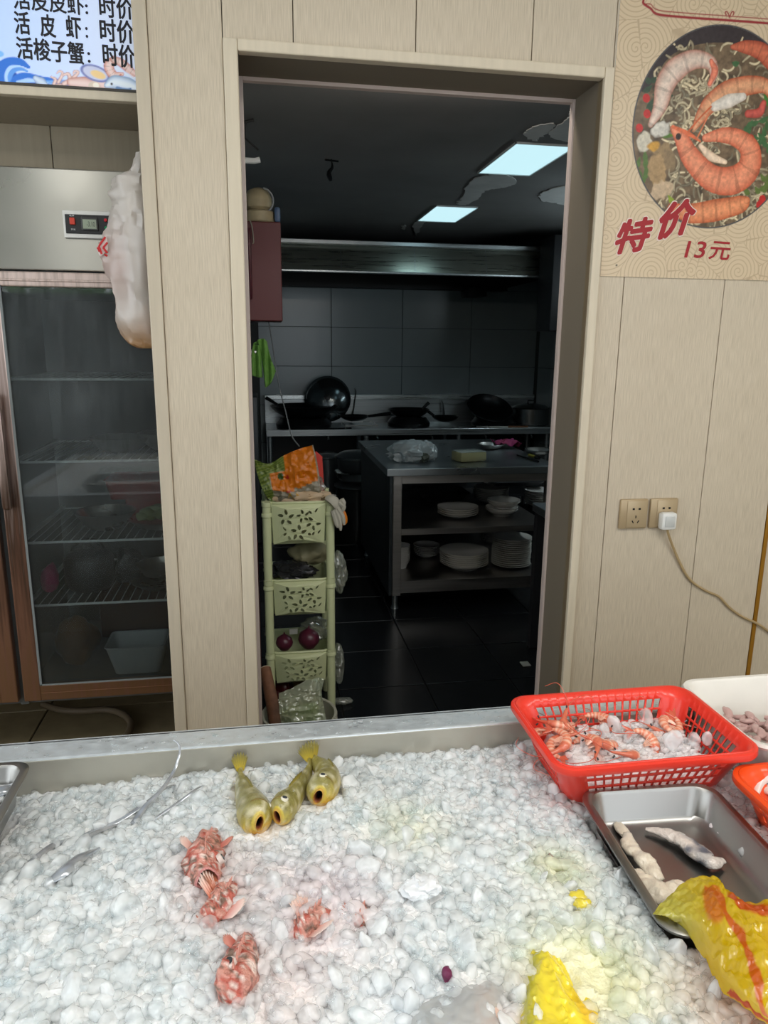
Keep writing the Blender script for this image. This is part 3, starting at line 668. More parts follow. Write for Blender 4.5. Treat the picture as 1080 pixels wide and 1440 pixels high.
# swirl line pattern of the paper: rings round scattered centres, faded where they meet
rr_ = np.random.default_rng(5); cen = rr_.uniform((1.0, 1.68), (1.7, 2.62), (90, 2)); D = np.stack([np.hypot(pv.X-c[0], pv.Z-c[1]) for c in cen]); k0 = D.argmin(0); d0 = D.min(0); d1 = np.partition(D, 1, 0)[1]
ang = np.arctan2(pv.Z-cen[k0, 1], pv.X-cen[k0, 0]); ph = (d0/.0125+ang/(2*math.pi)*(1-2*(k0 % 2))) % 1
A = np.clip((.16-np.abs(ph-.5))/.12, 0, 1)*.42; A = np.maximum(A, np.clip((.0022-(d1-d0))/.0015, 0, 1)*.42)
pv.C = pv.C*(1-A[..., None])+np.array(rgb(140, 112, 84))*A[..., None]
ec = PP(1007, 182); er = (.262, .272)
pv.ellipse(ec, (er[0]+.004, er[1]+.004), rgb(70, 72, 78)); cl = pv.ellipse(ec, er, rgb(104, 86, 66), noise=0)
clip = cl > .5
n3 = fbm(np.stack([pv.X, pv.Z, pv.X*0], -1), 45, 2, 4); pv.C[clip] *= (1+.55*n3[clip])[:, None].clip(.35, 1.7)
def pst(pts, w, c, **k): pv.stroke([PP(*p) for p in pts], np.array(np.atleast_1d(w))*.00215, rgb(*c), clip=clip, **k)
pst([(905, 120), (940, 66), (1000, 46), (1060, 55), (1090, 80)], [8, 11, 12, 12, 10], (50, 42, 46))
def noodles(n, x0, x1, y0, y1, seed):
    q = np.random.default_rng(seed)
    for _ in range(n):
        x, y = q.uniform(x0, x1), q.uniform(y0, y1); a = q.uniform(0, 6.28); L_ = q.uniform(8, 22); c = q.uniform(.5, 1.02)
        ct = q.normal(0, .9); pst([(x, y), (x+L_*math.cos(a)*.4, y+L_*math.sin(a)*.4), (x+L_*math.cos(a)*.4+L_*.4*math.cos(a+ct), y+L_*math.sin(a)*.4+L_*.4*math.sin(a+ct)), (x+L_*math.cos(a)*.4+L_*.4*math.cos(a+ct)+L_*.4*math.cos(a+2*ct), y+L_*math.sin(a)*.4+L_*.4*math.sin(a+ct)+L_*.4*math.sin(a+2*ct))], [1.2, 1.8, 1.2],
            tuple(np.clip(np.array((188, 168, 130))*c, 0, 255)), n=8, shade=rgb(*np.clip(np.array((225, 210, 175))*c, 0, 255)))
noodles(230, 925, 1085, 60, 315, 1); noodles(90, 950, 1040, 95, 200, 2); noodles(90, 940, 1080, 240, 318, 3)
def greens(lst):
    for x, y, L_, a, c in lst: pst([(x, y), (x+L_*.5*math.cos(a), y+L_*.5*math.sin(a)+2), (x+L_*math.cos(a), y+L_*math.sin(a))], [1, 4, 1], c, n=8)
q = np.random.default_rng(4)
greens([(q.uniform(905, 935), q.uniform(105, 150), q.uniform(6, 14), q.uniform(0, 6), (45, 70, 50)) for _ in range(16)])
greens([(q.uniform(1050, 1085), q.uniform(165, 215), q.uniform(8, 16), q.uniform(0, 6), (60, 100, 60)) for _ in range(22)])
greens([(q.uniform(1045, 1085), q.uniform(235, 275), q.uniform(6, 12), q.uniform(0, 6), (90, 110, 50)) for _ in range(12)])
greens([(q.uniform(895, 910), q.uniform(190, 250), q.uniform(8, 16), q.uniform(1, 2), (80, 110, 50)) for _ in range(8)])
greens([(925, 186, 22, .2, (80, 120, 40)), (940, 275, 14, .9, (140, 160, 50)), (1075, 128, 22, 1.3, (60, 120, 50)), (1030, 88, 9, 0, (60, 100, 60))])
for x, y in ((909, 138), (910, 160), (899, 180), (1068, 288), (1072, 280), (1056, 195)): pv.ellipse(PP(x, y), (.011, .012), rgb(190, 35, 35), .6, clip)
# rice-white fish pieces
for x, y, a, b, c in ((906, 200, .022, .028, (205, 198, 180)), (930, 182, .03, .018, (210, 205, 195)), (932, 215, .03, .026, (150, 125, 90)), (925, 240, .028, .05, (170, 140, 100)), (930, 268, .036, .024, (195, 170, 140)), (920, 206, .02, .012, (200, 150, 60)), (942, 226, .018, .03, (140, 118, 88))):
    pv.ellipse(PP(x, y), (a, b), rgb(*c), .3, clip, soft=3, noise=.25)
# prawns: curled bands of colour with lighter middles
def prawn(pts, w, c, s_, b=0): pst(pts, w, c, shade=rgb(*s_), bands=b, n=40)
prawn([(1088, 88), (1070, 72), (1048, 66), (1030, 66)], [12, 11, 8, 3], (175, 70, 45), (205, 110, 80), 6)
prawn([(915, 175), (928, 150), (935, 120), (950, 98), (975, 84), (998, 88), (1004, 104), (998, 120)], [4, 10, 14, 15, 12, 9, 6, 3], (195, 130, 110), (225, 205, 190), 8)
prawn([(1000, 86), (1005, 100), (998, 118)], [3, 5, 3], (210, 90, 70), (235, 140, 110))
prawn([(975, 184), (985, 165), (1000, 145), (1025, 128), (1055, 120), (1078, 122), (1090, 140)], [2, 8, 12, 14, 12, 9, 7], (195, 85, 45), (225, 165, 125), 9)
prawn([(1005, 150), (1025, 142), (1045, 136)], [6, 9, 5], (215, 200, 185), (228, 220, 210))
prawn([(1052, 160), (1068, 158), (1074, 145)], [5, 6, 4], (180, 60, 50), (200, 90, 80))
prawn([(945, 180), (958, 195), (972, 222), (1000, 250), (1030, 254), (1052, 238), (1055, 212), (1040, 196), (1018, 190), (992, 194)], [3, 10, 14, 17, 19, 18, 15, 12, 10, 5], (215, 95, 60), (235, 150, 115), 11)
prawn([(985, 205), (1000, 220), (1020, 228)], [3, 6, 3], (230, 195, 160), (240, 215, 190))
pst([(946, 178), (968, 188), (985, 199)], [2, 3, 1], (220, 110, 70)); pv.ellipse(PP(954, 192), (.0085, .0095), rgb(45, 25, 22)); pv.ellipse(PP(954, 192), (.003, .003), rgb(12, 8, 8))
pst([(968, 185), (985, 165), (1000, 150)], [1.2, 1.2, 1.2], (205, 100, 60)); pst([(980, 195), (990, 175), (998, 158)], [1, 1, 1], (215, 120, 80))
prawn([(944, 292), (970, 300), (1005, 296), (1040, 288), (1050, 282)], [6, 13, 15, 12, 5], (205, 95, 50), (232, 150, 105), 8)
n4 = fbm(np.stack([pv.X, pv.Z, pv.X*0], -1), 120, 21, 3); pv.C[clip] *= (1+.22*n4[clip])[:, None].clip(.5, 1.4)
# thin red frame line across the top of the poster
for off, w_ in ((0, 1.5), (6, .6)):
    pv.stroke([PP(905, 0-off*.3), PP(905+off*.2, 5), PP(915, 12-off), PP(925, 20-off), PP(960, 24-off), PP(1030, 29-off), PP(1110, 35-off)], np.array([w_])*.00215, rgb(150, 40, 48), n=60)
for sx in (-1, 1): pv.stroke([PP(1026, 24), PP(1026+sx*3, 17), PP(1026+sx*6, 17), PP(1026+sx*5, 21)], np.array([.8])*.00215, rgb(150, 40, 48), n=14)
pv.ellipse(PP(867, 373), (.003, .003), rgb(90, 80, 70))
PO = thing('food_poster', 'beige swirl-patterned food poster with a bowl of prawns and noodles', 'poster', (1.35, 2.148, 1.71))
pv.mesh(YP, MB()).build('picture_print', mat('poster_print', (.5, .5, .5), .3, attr=True, bump=.05, bscale=25), PO, smooth=False)
MB().box(1.018, 1.66, YP+.0006, 2.1495, 1.712, 2.60).build('backing_sheet', mat('poster_sheet', rgb(220, 215, 205), .5), PO, smooth=False)
red_ink = mat('red_ink', rgb(160, 22, 34), .45); pale_ink = mat('pale_ink', rgb(232, 215, 205), .45)
def poster_text(txt, a, b, hpx, bold, shear=0, halo=True):
    p, q = PP(*a), PP(*b)
    if halo:
        t = MB(); wall_text(t, txt, (p[0]-.002, p[1]-.002), (q[0]+.002, q[1]-.002), hpx*.00215+.004, YP-.0008, bold=bold+.012, shear=shear); t.build('lettering_outline', pale_ink, PO, smooth=False)
    t = MB(); wall_text(t, txt, p, q, hpx*.00215, YP-.0014, bold=bold, shear=shear); t.build('lettering', red_ink, PO, smooth=False)
poster_text('特', (865, 357), (914, 350), 42, .04, .25)
poster_text('价', (926, 336), (974, 326), 44, .045, .25)
poster_text('13', (962, 362), (991, 363), 22, .02, .15, False)
poster_text('元', (996, 364), (1025, 366), 24, .02, .1, False)

# ================================================================== SOCKETS, PLUG, CABLE
def socket(x0, lab):
    t = thing('wall_socket', lab, 'socket', (x0+.05, 2.15, .97))
    MB().box(x0+.001, x0+.099, 2.138, 2.15, .921, 1.021, .005).build('socket_plate', mat('champagne_plate', rgb(176, 155, 122), .35, metal=.2), t)
    MB().box(x0+.024, x0+.094, 2.135, 2.139, .926, 1.016, .002).build('socket_insert', mat('champagne_insert', rgb(182, 162, 130), .35, metal=.2), t)
    s = MB()
    s.box(x0+.042, x0+.049, 2.1335, 2.136, .986, .992).box(x0+.063, x0+.070, 2.1335, 2.136, .986, .992)
    s.box(x0+.054, x0+.057, 2.1335, 2.136, .958, .967)
    for sg in (-1, 1): s.tube([(x0+.0555+sg*.007, 2.135, .942), (x0+.0555+sg*.012, 2.135, .950)], .0018, 4)
    s.build('pin_holes', mat('hole_black', (.01, .01, .01), .8), t, smooth=False)
socket(1.143, 'champagne wall socket with nothing plugged in'); socket(1.249, 'champagne wall socket holding the white plug')
t = thing('white_plug', 'square white plug in the wall socket with a beige cable', 'plug', (1.30, 2.13, .95))
MB().box(1.276, 1.330, 2.104, 2.1345, .921, .979, .009).build('plug_body', white_plastic, t)
MB().box(1.286, 1.320, 2.1015, 2.106, .932, .968, .004).build('plug_face', mat('plug_face', rgb(200, 202, 200), .35), t)
tag(MB().tube(spline([(1.304, 2.118, .923), (1.318, 2.125, .895), (1.345, 2.135, .85), (1.375, 2.14, .80), (1.405, 2.142, .755), (1.437, 2.142, .722), (1.49, 2.143, .69), (1.54, 2.143, .667), (1.585, 2.143, .625), (1.64, 2.143, .588), (1.70, 2.139, .56), (1.76, 2.14, .52), (1.86, 2.13, .45), (1.95, 2.12, .3), (2.0, 2.1, .012)], 70), .0042, 8).build('power_cable', mat('beige_cable', rgb(176, 152, 112), .45)), 'beige power cable sagging along the wall from the white plug', 'cable')

# ================================================================== HANGING PLASTIC BAG
def bagpt(x, y, d=0): p = PY(x, y, 2.215); return p+np.array((0, d, 0))
BG = thing('hanging_bag', 'white and pink plastic bag hanging from the wall corner', 'bag', (-.33, 2.22, 1.49))
rows_px = [(210, 194, 199), (226, 190, 203), (243, 176, 206), (250, 165, 207), (262, 164, 208), (272, 160, 210), (286, 165, 212), (296, 162, 214), (312, 158, 216), (328, 152, 218), (345, 147, 220), (366, 150, 221), (395, 156, 222), (425, 163, 223), (450, 169, 224), (468, 175, 224), (480, 181, 222), (487, 189, 219), (490, 198, 213)]
rows = []
for k, (y, a, b) in enumerate(rows_px):
    dd = .015+.055*math.sin(math.pi*min(1, (k+.5)/len(rows_px))**.8)
    c = (PY(a, y, 2.215)+PY(b, y, 2.215))/2; hw = (b-a)/2*.00228
    an = np.linspace(0, 2*math.pi, 33)[:-1]
    rows.append([(c[0]+hw*math.cos(q_), 2.245+dd*math.sin(q_), c[2]) for q_ in an])
P = spline(np.array(rows), 70); P[..., 1] = 2.26+(P[..., 1]-2.245)*1.0
P = np.concatenate([P, P[:, :1]], 1)
fold = ridge(P*np.array((1, 1, .12)), 60, 4)*.009+ridge(P, 26, 9)*.004+ridge(P*np.array((1, 1, .35)), 120, 2)*.003+ridge(P, 60, 12)*.004*np.clip((P[..., 2]-1.85)/.08, 0, 1)
cxs = P.mean(1, keepdims=True); nrm = P-cxs; nrm[..., 2] = 0; nrm /= np.linalg.norm(nrm, axis=-1, keepdims=True)+1e-9
P = P+nrm*fold[..., None]; P[:, -1] = P[:, 0]
zz = (P[..., 2]-1.5)/.5; cc = np.zeros(P.shape); cc[:] = rgb(246, 238, 230)
pinkm = np.clip(1-np.abs(zz-.42)/.3, 0, 1)*np.clip((-.36-P[..., 0])/.03+.6, 0, 1); cc = cc*(1-pinkm[..., None]*.45)+np.array(rgb(214, 160, 150))*pinkm[..., None]*.45
om = np.clip(1-zz/.16, 0, 1)[..., None]; cc = cc*(1-om)+np.array(rgb(205, 160, 110))*om
MB().grid(P, cc).build('bag_film', film('hanging_film', (.9, .88, .85), .3, .80, True, .08), BG)
g_ = MB(); blob(g_, (-.325, 2.262, 1.555), (.022, .03, .05), 2, .2, 8, 3); g_.build('bag_contents', mat('orange_food', rgb(200, 140, 70), .5), BG)
# red-printed flap of the bag
fl_ = np.array([[PY(x, y, 2.212) for x, y in r_] for r_ in (((150, 330), (146, 337), (141, 345)), ((151, 340), (145, 346), (136, 350)), ((152, 352), (147, 356), (141, 362)))])
MB().grid(patch(fl_, 8, 8)).build('bag_flap', mat('flap_white', rgb(222, 205, 200), .4), BG, solid=.001)
t = MB()
for a_, b_ in (((148, 333), (139, 346)), ((139, 346), (143, 357)), ((151, 341), (145, 348)), ((145, 348), (151, 356)), ((137, 348), (140, 354)), ((147, 358), (151, 360))):
    t.tube([PY(*a_, 2.208), PY(*b_, 2.208)], .0028, 5)
t.build('bag_print', mat('bag_red', rgb(196, 40, 44), .45), BG)
g_ = MB().tube([(-.298, 2.24, 2.0), (-.30, 2.24, 2.03), (-.31, 2.24, 2.035)], .003, 6).build('bag_hook', steel, BG)

# ================================================================== KITCHEN: RANGE HOOD, STOVE LINE
steel_hood = brushed('hood_steel', (.45, .47, .40), .30, (2, 2, 60), .08)
HD = thing('range_hood', 'long stainless range hood across the far kitchen wall', 'range hood', (1.2, 6.1, 2.03))
MB().loops([[(x, 5.50, 2.035), (x, 5.56, 2.215), (x, 5.575, 2.215), (x, 5.515, 2.035)] for x in (.05, 2.25)]).build('hood_front', steel_hood, HD, smooth=False)
for xx in (.60, 1.15, 1.70): MB().loops([[(x, 5.498, 2.036), (x, 5.558, 2.214), (x, 5.56, 2.214), (x, 5.50, 2.036)] for x in (xx-.002, xx+.002)]).build('panel_seam', steel_dark, HD, smooth=False)
MB().box(.05, 2.25, 5.53, 5.60, 2.215, 2.25, .006).box(.05, 2.25, 5.50, 5.53, 2.018, 2.036, .004).build('hood_rail', steel_dark, HD, smooth=False)
MB().box(.05, 2.25, 5.6, 6.74, 2.22, 2.24).box(.05, .062, 5.52, 6.74, 2.03, 2.22).box(2.238, 2.25, 5.52, 6.74, 2.03, 2.22).box(.06, 2.24, 6.6, 6.74, 2.0, 2.22).build('hood_box', mat('hood_black', (.012, .012, .012), .5), HD, smooth=False)  # inside of the hood in flat black, darker than its front
for k in range(4): MB().box(.2+k*.5, .66+k*.5, 5.75, 6.5, 2.12, 2.135).build('filter_panel', mat('black_filter', (.02, .02, .02), .4), HD, smooth=False)
p0, p1 = PY(655, 405, 6.6), PY(680, 418, 6.6)
tag(MB().box(p0[0], p1[0], 6.50, 6.745, p1[2], 2.02, .005).build('junction_box', mat('dark_box', (.02, .022, .024), .5)), 'small black box on the wall beneath the range hood', 'box')
tag(MB().box(2.10, 2.585, 5.2, 5.48, 1.62, 2.29, .01).build('wall_cabinet', mat('dark_cabinet', (.02, .021, .024), .4)), 'dark cabinet hanging beside the end of the range hood', 'cabinet')
ST = thing('stove_counter', 'long steel stove counter with a splashback along the far wall', 'stove', (1.2, 6.4, 0))
MB().box(.03, 2.58, 6.10, 6.70, .752, .808, .004).build('stove_top', steel_dark, ST, smooth=False)
MB().box(.03, 2.58, 6.70, 6.745, .75, 1.02).box(.03, 2.58, 6.672, 6.70, .80, 1.02).build('splashback', steel_dark, ST, smooth=False)
MB().box(.03, 2.58, 6.66, 6.745, 1.02, 1.06, .004).build('splashback_cap', brushed('cap_steel', (.62, .66, .66), .3, (3, 3, 100), .1), ST, smooth=False)
for x in (.06, .88, 1.70, 2.52):
    for y in (6.15, 6.64): MB().tube([(x, y, 0), (x, y, .755)], .022, 10).build('leg', steel_dark, ST)
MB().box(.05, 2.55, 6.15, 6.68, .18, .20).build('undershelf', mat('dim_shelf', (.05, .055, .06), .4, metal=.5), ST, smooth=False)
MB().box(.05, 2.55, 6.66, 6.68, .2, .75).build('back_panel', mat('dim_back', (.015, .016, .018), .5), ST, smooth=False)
for k, x in enumerate((.55, .97, 1.45, 1.93, 2.35)):
    MB().tube([(x, 6.13, .74), (x, 6.09, .735), (x, 6.075, .72)], .008, 6).build('gas_tap', steel, ST)
def wok(lab, x, y, z, r, h, handle=None, grp=None, tilt=0, name='wok', ring=True):
    t = thing(name, lab, 'wok' if name == 'wok' else 'pan', (x, y, z), grp)
    a = np.linspace(0, 1, 8); prof = [(r*math.sin(q*1.25)/math.sin(1.25), h*(1-math.cos(q*1.25))/(1-math.cos(1.25))) for q in a]
    inn = [(p*.97, q+.004) for p, q in prof[::-1]]
    o = MB().lathe([(max(p, .001), q) for p, q in prof+inn], 36).build('pan_bowl', black_iron, t, local=True)
    if handle:
        ax, az, L_ = handle
        d = np.array((math.cos(az)*math.cos(ax), math.sin(az)*math.cos(ax), math.sin(ax)))
        MB().tube([d*(r*.97)*np.array((1, 1, 0))+np.array((0, 0, h)), d*(r*.97)*np.array((1, 1, 0))+np.array((0, 0, h))+d*L_*.5, d*(r*.97)*np.array((1, 1, 0))+np.array((0, 0, h))+d*L_], [.011, .014, .017], 8).build('handle', black_iron, t, local=True)
    if tilt: t.rotation_euler = tilt
    return t
def burner(x, y, lab, r=.15):
    t = thing('wok_burner', lab, 'burner', (x, y, .808))
    MB().lathe([(r*1.25, 0), (r*1.28, .03), (r*1.05, .075), (r, .08), (r*.85, .075), (r*.8, .01)], 28).build('burner_ring', black_iron, t, local=True)
    MB().lathe([(r*1.05, .001), (r*1.1, .016), (r*.9, .02)], 28).build('drip_rim', steel, t, local=True)
burner(.36, 6.35, 'black wok burner under the wok beside the upright lid', .19)
burner(1.29, 6.35, 'black wok burner under the middle double-handled wok', .15)
burner(2.08, 6.35, 'black wok burner under the tilted wok near the pot', .16)
wok('wide black wok set level in front of the upright lid', .36, 6.34, .87, .29, .12, (.5, 2.7, .12))
wok('black wok with a short raised handle on the middle burner', 1.29, 6.35, .87, .185, .085, (.7, .25, .08))
wok('black wok tipped up to show its inside near the steel pot', 2.03, 6.38, .885, .21, .10, None, None, (math.radians(32), 0, .1))
wok('small black frying pan on the low grate next to the lid', .80, 6.33, .855, .13, .045, (.15, -.35, .2), name='frying_pan')
wok('small dark pan with ladle between the two larger woks', 1.62, 6.33, .84, .12, .05, (.55, 2.6, .12), name='frying_pan')
# big wok lid standing on edge
LD = thing('wok_cover', 'large shiny wok lid standing on edge against the splashback', 'lid', (.63, 6.50, .995))
c = PY(461, 561, 6.5); LD.location = (c[0], 6.50, c[2])
o = MB().lathe([(.205, 0), (.205, .008), (.17, .035), (.12, .058), (.06, .070), (.001, .074), (.001, .070), (.06, .066), (.12, .054), (.17, .030), (.20, .004)], 48).build('lid_dome', mat('lid_steel', (.10, .115, .12), .16, metal=.9), LD, local=True, angle=60)
MB().lathe([(.012, .07), (.012, .09), (.028, .094), (.028, .104), (.001, .108)], 16).build('lid_knob', black_iron, LD, local=True)
LD.rotation_euler = (math.radians(90-14), 0, math.radians(-8))
tag(MB().tube([(.26, 6.15, .812), (.62, 6.13, .812), (.75, 6.15, .812)], [.012, .014, .02], 6, squash=.4).build('wok_spatula', black_iron), 'dark wok spatula lying along the front of the stove', 'spatula')
GR = tag(MB().tube([(.70, 6.13, .812), (.70, 6.13, .835), (.98, 6.13, .835), (.98, 6.13, .812)], .004, 5).tube([(.70, 6.45, .812), (.70, 6.45, .835), (.98, 6.45, .835), (.98, 6.45, .812)], .004, 5).tube([(.70, 6.13, .835), (.70, 6.45, .835)], .004, 5).tube([(.98, 6.13, .835), (.98, 6.45, .835)], .004, 5).build('burner_grate', steel), 'thin steel grate under the small frying pan', 'grate')
lb = PY(498, 575, 6.6)
tag(MB().tube([(lb[0]-.03, 6.62, .812), (lb[0], 6.62, .95), (lb[0]+.02, 6.63, 1.09), (lb[0]+.01, 6.64, 1.12)], [.016, .006, .006, .004], 6).build('ladle', mat('ladle_steel', (.2, .2, .2), .3, metal=.9)), 'dark ladle leaning against the splashback by the lid', 'ladle')
lb = PY(625, 570, 6.6)
tag(MB().tube([(lb[0], 6.62, .88), (lb[0]-.01, 6.62, .98), (lb[0]-.02, 6.64, 1.01)], [.014, .007, .004], 6).build('ladle', MC['ladle_steel']), 'dark ladle standing in the pan between the woks', 'ladle')
tag(MB().tube([(1.86, 6.14, .815), (2.14, 6.12, .815)], .007, 6).build('steel_steel_rod', steel), 'thin steel skimmer handle lying along the stove edge', 'utensil').name = 'skimmer'
tag(MB().tube([(2.14, 6.12, .816), (2.32, 6.11, .816)], .009, 6).build('wooden_handle', mat('old_wood', rgb(120, 75, 45), .5)), 'short brown wooden stick on the stove edge', 'stick').name = 'wooden_stick'
SPt = thing('stock_pot', 'shiny steel pot with a lid at the end of the stove', 'pot', (2.43, 6.35, .808))
MB().lathe([(.15, 0), (.165, .01), (.165, .15), (.172, .155), (.16, .156), (.155, .02)], 32).build('pot_body', mat('pot_steel', (.3, .3, .3), .25, metal=1), SPt, local=True)
MB().lathe([(.168, .157), (.13, .18), (.05, .195), (.001, .197)], 32).build('pot_lid', mat('pot_steel2', (.3, .3, .3), .2, metal=1), SPt, local=True)
MB().tube([(.03, 0, .195), (.03, 0, .22), (-.03, 0, .22), (-.03, 0, .195)], .007, 6).build('lid_handle', black_iron, SPt, local=True)
# big pots on the floor under the stove
gp = mat('dull_pot', (.13, .145, .15), .3, metal=.8)
for k, (px_, yy, r, z0, h, lab) in enumerate(((460, 5.9, .12, .0, .60, 'grey stock pot half hidden behind the storage rack'), (502, 5.55, .17, .0, .42, 'dark tall stock pot with clamps in front of the stove'), )):
    xx = PY(px_, 700, yy)[0]
    t = thing('stock_pot', lab, 'pot', (xx, yy, z0))
    MB().lathe([(r, 0), (r+.004, .01), (r, h), (r+.008, h+.006), (r-.006, h+.006), (r-.01, .02)], 36).build('pot_body', gp if k == 0 else mat('black_pot', (.05, .055, .055), .25, metal=.8), t, local=True)
    MB().lathe([(r+.01, h+.007), (r+.01, h+.02), (r*.6, h+.04), (.001, h+.046)], 36).build('pot_lid', gp, t, local=True)
    for s_ in (-1, 1): MB().tube([(s_*r, -.05, h-.06), (s_*(r+.04), -.04, h-.05), (s_*(r+.04), .04, h-.05), (s_*r, .05, h-.06)], .006, 6).build('handle', steel, t, local=True)
xx = PY(502, 690, 5.55)[0]
t = thing('steel_basin', 'steel basin stacked on the dark tall stock pot', 'basin', (xx, 5.55, .468))
MB().lathe([(.12, 0), (.15, .02), (.175, .07), (.18, .075), (.172, .072), (.13, .02)], 32).build('basin_body', steel, t, local=True)
t = thing('rice_pot', 'big grey lidded pot stacked above the steel basin', 'pot', (xx+.01, 5.55, .545))
MB().lathe([(.14, 0), (.16, .02), (.168, .10), (.185, .105), (.185, .12), (.13, .15), (.001, .165)], 36).build('pot_body', gp, t, local=True)
# ================================================================== ISLAND TABLE
IS = thing('prep_table', 'steel prep table with two shelves of stacked dishes', 'table', (1.17, 4.5, 0))
itop = brushed('island_top', (.40, .44, .46), .33, (3, 3, 3), .1)
ifr = brushed('island_frame', (.46, .44, .42), .36, (3, 3, 100), .1)
X0, X1, Y0, Y1 = .693, 1.665, 3.9, 5.12
MB().box(X0-.02, X1+.02, Y0-.02, Y1, .797, .838, .003).build('table_top', itop, IS, smooth=False)
for x in (X0+.02, X1-.052):
    for y in (Y0, Y1-.05): MB().box(x, x+.05 if x < 1 else x+.03, y, y+.04, .09, .797, .003).build('leg', ifr, IS, smooth=False)
for x in (X0+.045, X1-.05):
    for y in (Y0+.05, Y1-.06): MB().tube([(x, y, 0), (x, y, .02), (x, y, .1)], [.025, .018, .018], 10).build('foot', steel_dark, IS)
MB().box(X0+.07, X1-.052, Y0+.002, Y0+.03, .75, .797).build('apron', ifr, IS, smooth=False)
MB().box(X0+.001, X0+.018, Y0+.01, Y1-.02, .09, .797).build('side_panel', mat('dark_side_panel', (.05, .06, .065), .35, metal=.6), IS, smooth=False)  # side sheet in one flat colour, darker than the frame
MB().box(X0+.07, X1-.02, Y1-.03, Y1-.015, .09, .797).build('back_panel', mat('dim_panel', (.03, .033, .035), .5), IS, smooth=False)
for za, zb in ((.452, .487), (.105, .175)):
    MB().box(X0+.07, X1-.05, Y0+.004, Y0+.03, za, zb).box(X0+.02, X1-.01, Y0+.03, Y1-.04, zb-.02, zb-.004).build('shelf', ifr, IS, smooth=False)
# plates: one of each kind, then copies
def dish(kind, lab, cat, grp, r, h, foot=.55, rim=.0):
    t = MB().lathe([(r*foot*.9, .004), (r*foot, 0), (r*foot, .004), (r*.8, h*.45), (r, h), (r+.001, h+.002), (r*.98, h+.002), (r*.78, h*.45+.004), (r*foot*.9, .008), (.001, .008)], 26, cap0=True).build(kind, white_china)
    return tag(t, lab, cat, grp)
protos = {}
ORD = ['topmost', 'second from the top', 'third from the top', 'fourth from the top', 'fifth from the top', 'sixth from the top', 'seventh from the top', 'eighth from the top', 'ninth from the top', 'tenth from the top', 'eleventh from the top', 'twelfth from the top', 'thirteenth from the top', 'bottommost']
def nth(k, n): return 'bottommost' if k == 0 and n > 1 else ORD[n-1-k]
def stack(kind, lab, cat, grp, r, h, pitch, n, x, y, z, foot=.55):
    p = dish(kind, lab, cat, grp, r, h, foot)
    for k in range(n):
        o = p if k == 0 else p.copy()
        o['label'] = lab+', '+nth(k, n)
        if k: COL.objects.link(o)
        o.location = (x+random.uniform(-.002, .002), y, z+k*pitch); o.rotation_euler.z = k*.7
zs1, zs2 = .171, .483
def ix(px, y, py=770): return PY(px, py, y)[0]
stack('dinner_plate', 'white plate in the tall stack on the lower shelf', 'plate', 'tall stack of plates on the lower shelf', .122, .018, .0128, 14, ix(719, 4.15), 4.15, zs1, .6)
stack('serving_bowl', 'wide white bowl nested mid lower shelf', 'bowl', 'nested wide bowls on the lower shelf', .150, .036, .0125, 7, ix(653, 4.15), 4.15, zs1, .6)
stack('side_plate', 'white plate in low stack behind nested bowls', 'plate', 'low stack of plates on the lower shelf', .085, .022, .011, 6, ix(600, 4.42), 4.42, zs1, .5)
stack('deep_bowl', 'white bowl in stack next to table leg', 'bowl', 'bowls beside the table leg', .065, .045, .012, 9, ix(562, 4.2), 4.2, zs1, .7)
stack('side_plate', 'white plate glimpsed between bowls and tall stack', 'plate', 'plates behind on the lower shelf', .085, .02, .011, 9, ix(690, 4.7), 4.7, zs1, .5)
stack('flat_plate', 'white plate in short stack on upper shelf', 'plate', 'short stack of plates on the upper shelf', .125, .026, .0125, 4, ix(644, 4.2, 720), 4.2, zs2, .45)
p = dish('footed_bowl', 'white footed bowl on upper shelf, bottommost', 'bowl', 'footed bowls on the upper shelf', .1, .038, .55)
p.location = (ix(705, 4.2, 720), 4.2, zs2+.002)
for k in range(1, 4): o = p.copy(); COL.objects.link(o); o['label'] = 'white footed bowl on upper shelf, '+nth(k, 4); o.location = (p.location.x+(.012 if k > 1 else 0), 4.2, zs2+.002+(.0 if k == 0 else .012*k+(.022 if k > 1 else 0)))
stack('dinner_plate', 'white plate stacked at upper shelf far end', 'plate', 'plates at the far end of the upper shelf', .1, .018, .014, 7, ix(758, 4.45, 710), 4.45, zs2, .6)
stack('flat_plate', 'white plate stacked behind the footed bowls', 'plate', 'plates behind the footed bowls', .12, .028, .012, 7, ix(690, 4.6, 700), 4.6, zs2, .5)
tag(MB().rr([(.26, .2, .03, zs2), (.34, .28, .03, zs2+.05), (.35, .29, .03, zs2+.052), (.335, .275, .03, zs2+.05), (.25, .19, .03, zs2+.004)], ix(620, 4.75, 710), 4.75, 4).build('dark_tray', mat('dark_tray', (.08, .08, .085), .35, metal=.4)), 'dark tray at the back of the upper shelf', 'tray')
tag(MB().rr([(.30, .2, .03, .60), (.38, .28, .03, .63), (.39, .29, .03, .632), (.375, .275, .03, .63), (.29, .19, .03, .604)], ix(720, 4.62, 690), 4.62, 4).build('dark_tray', MC['dark_tray']), 'dark tray lying on top of the plates of the upper shelf', 'tray')
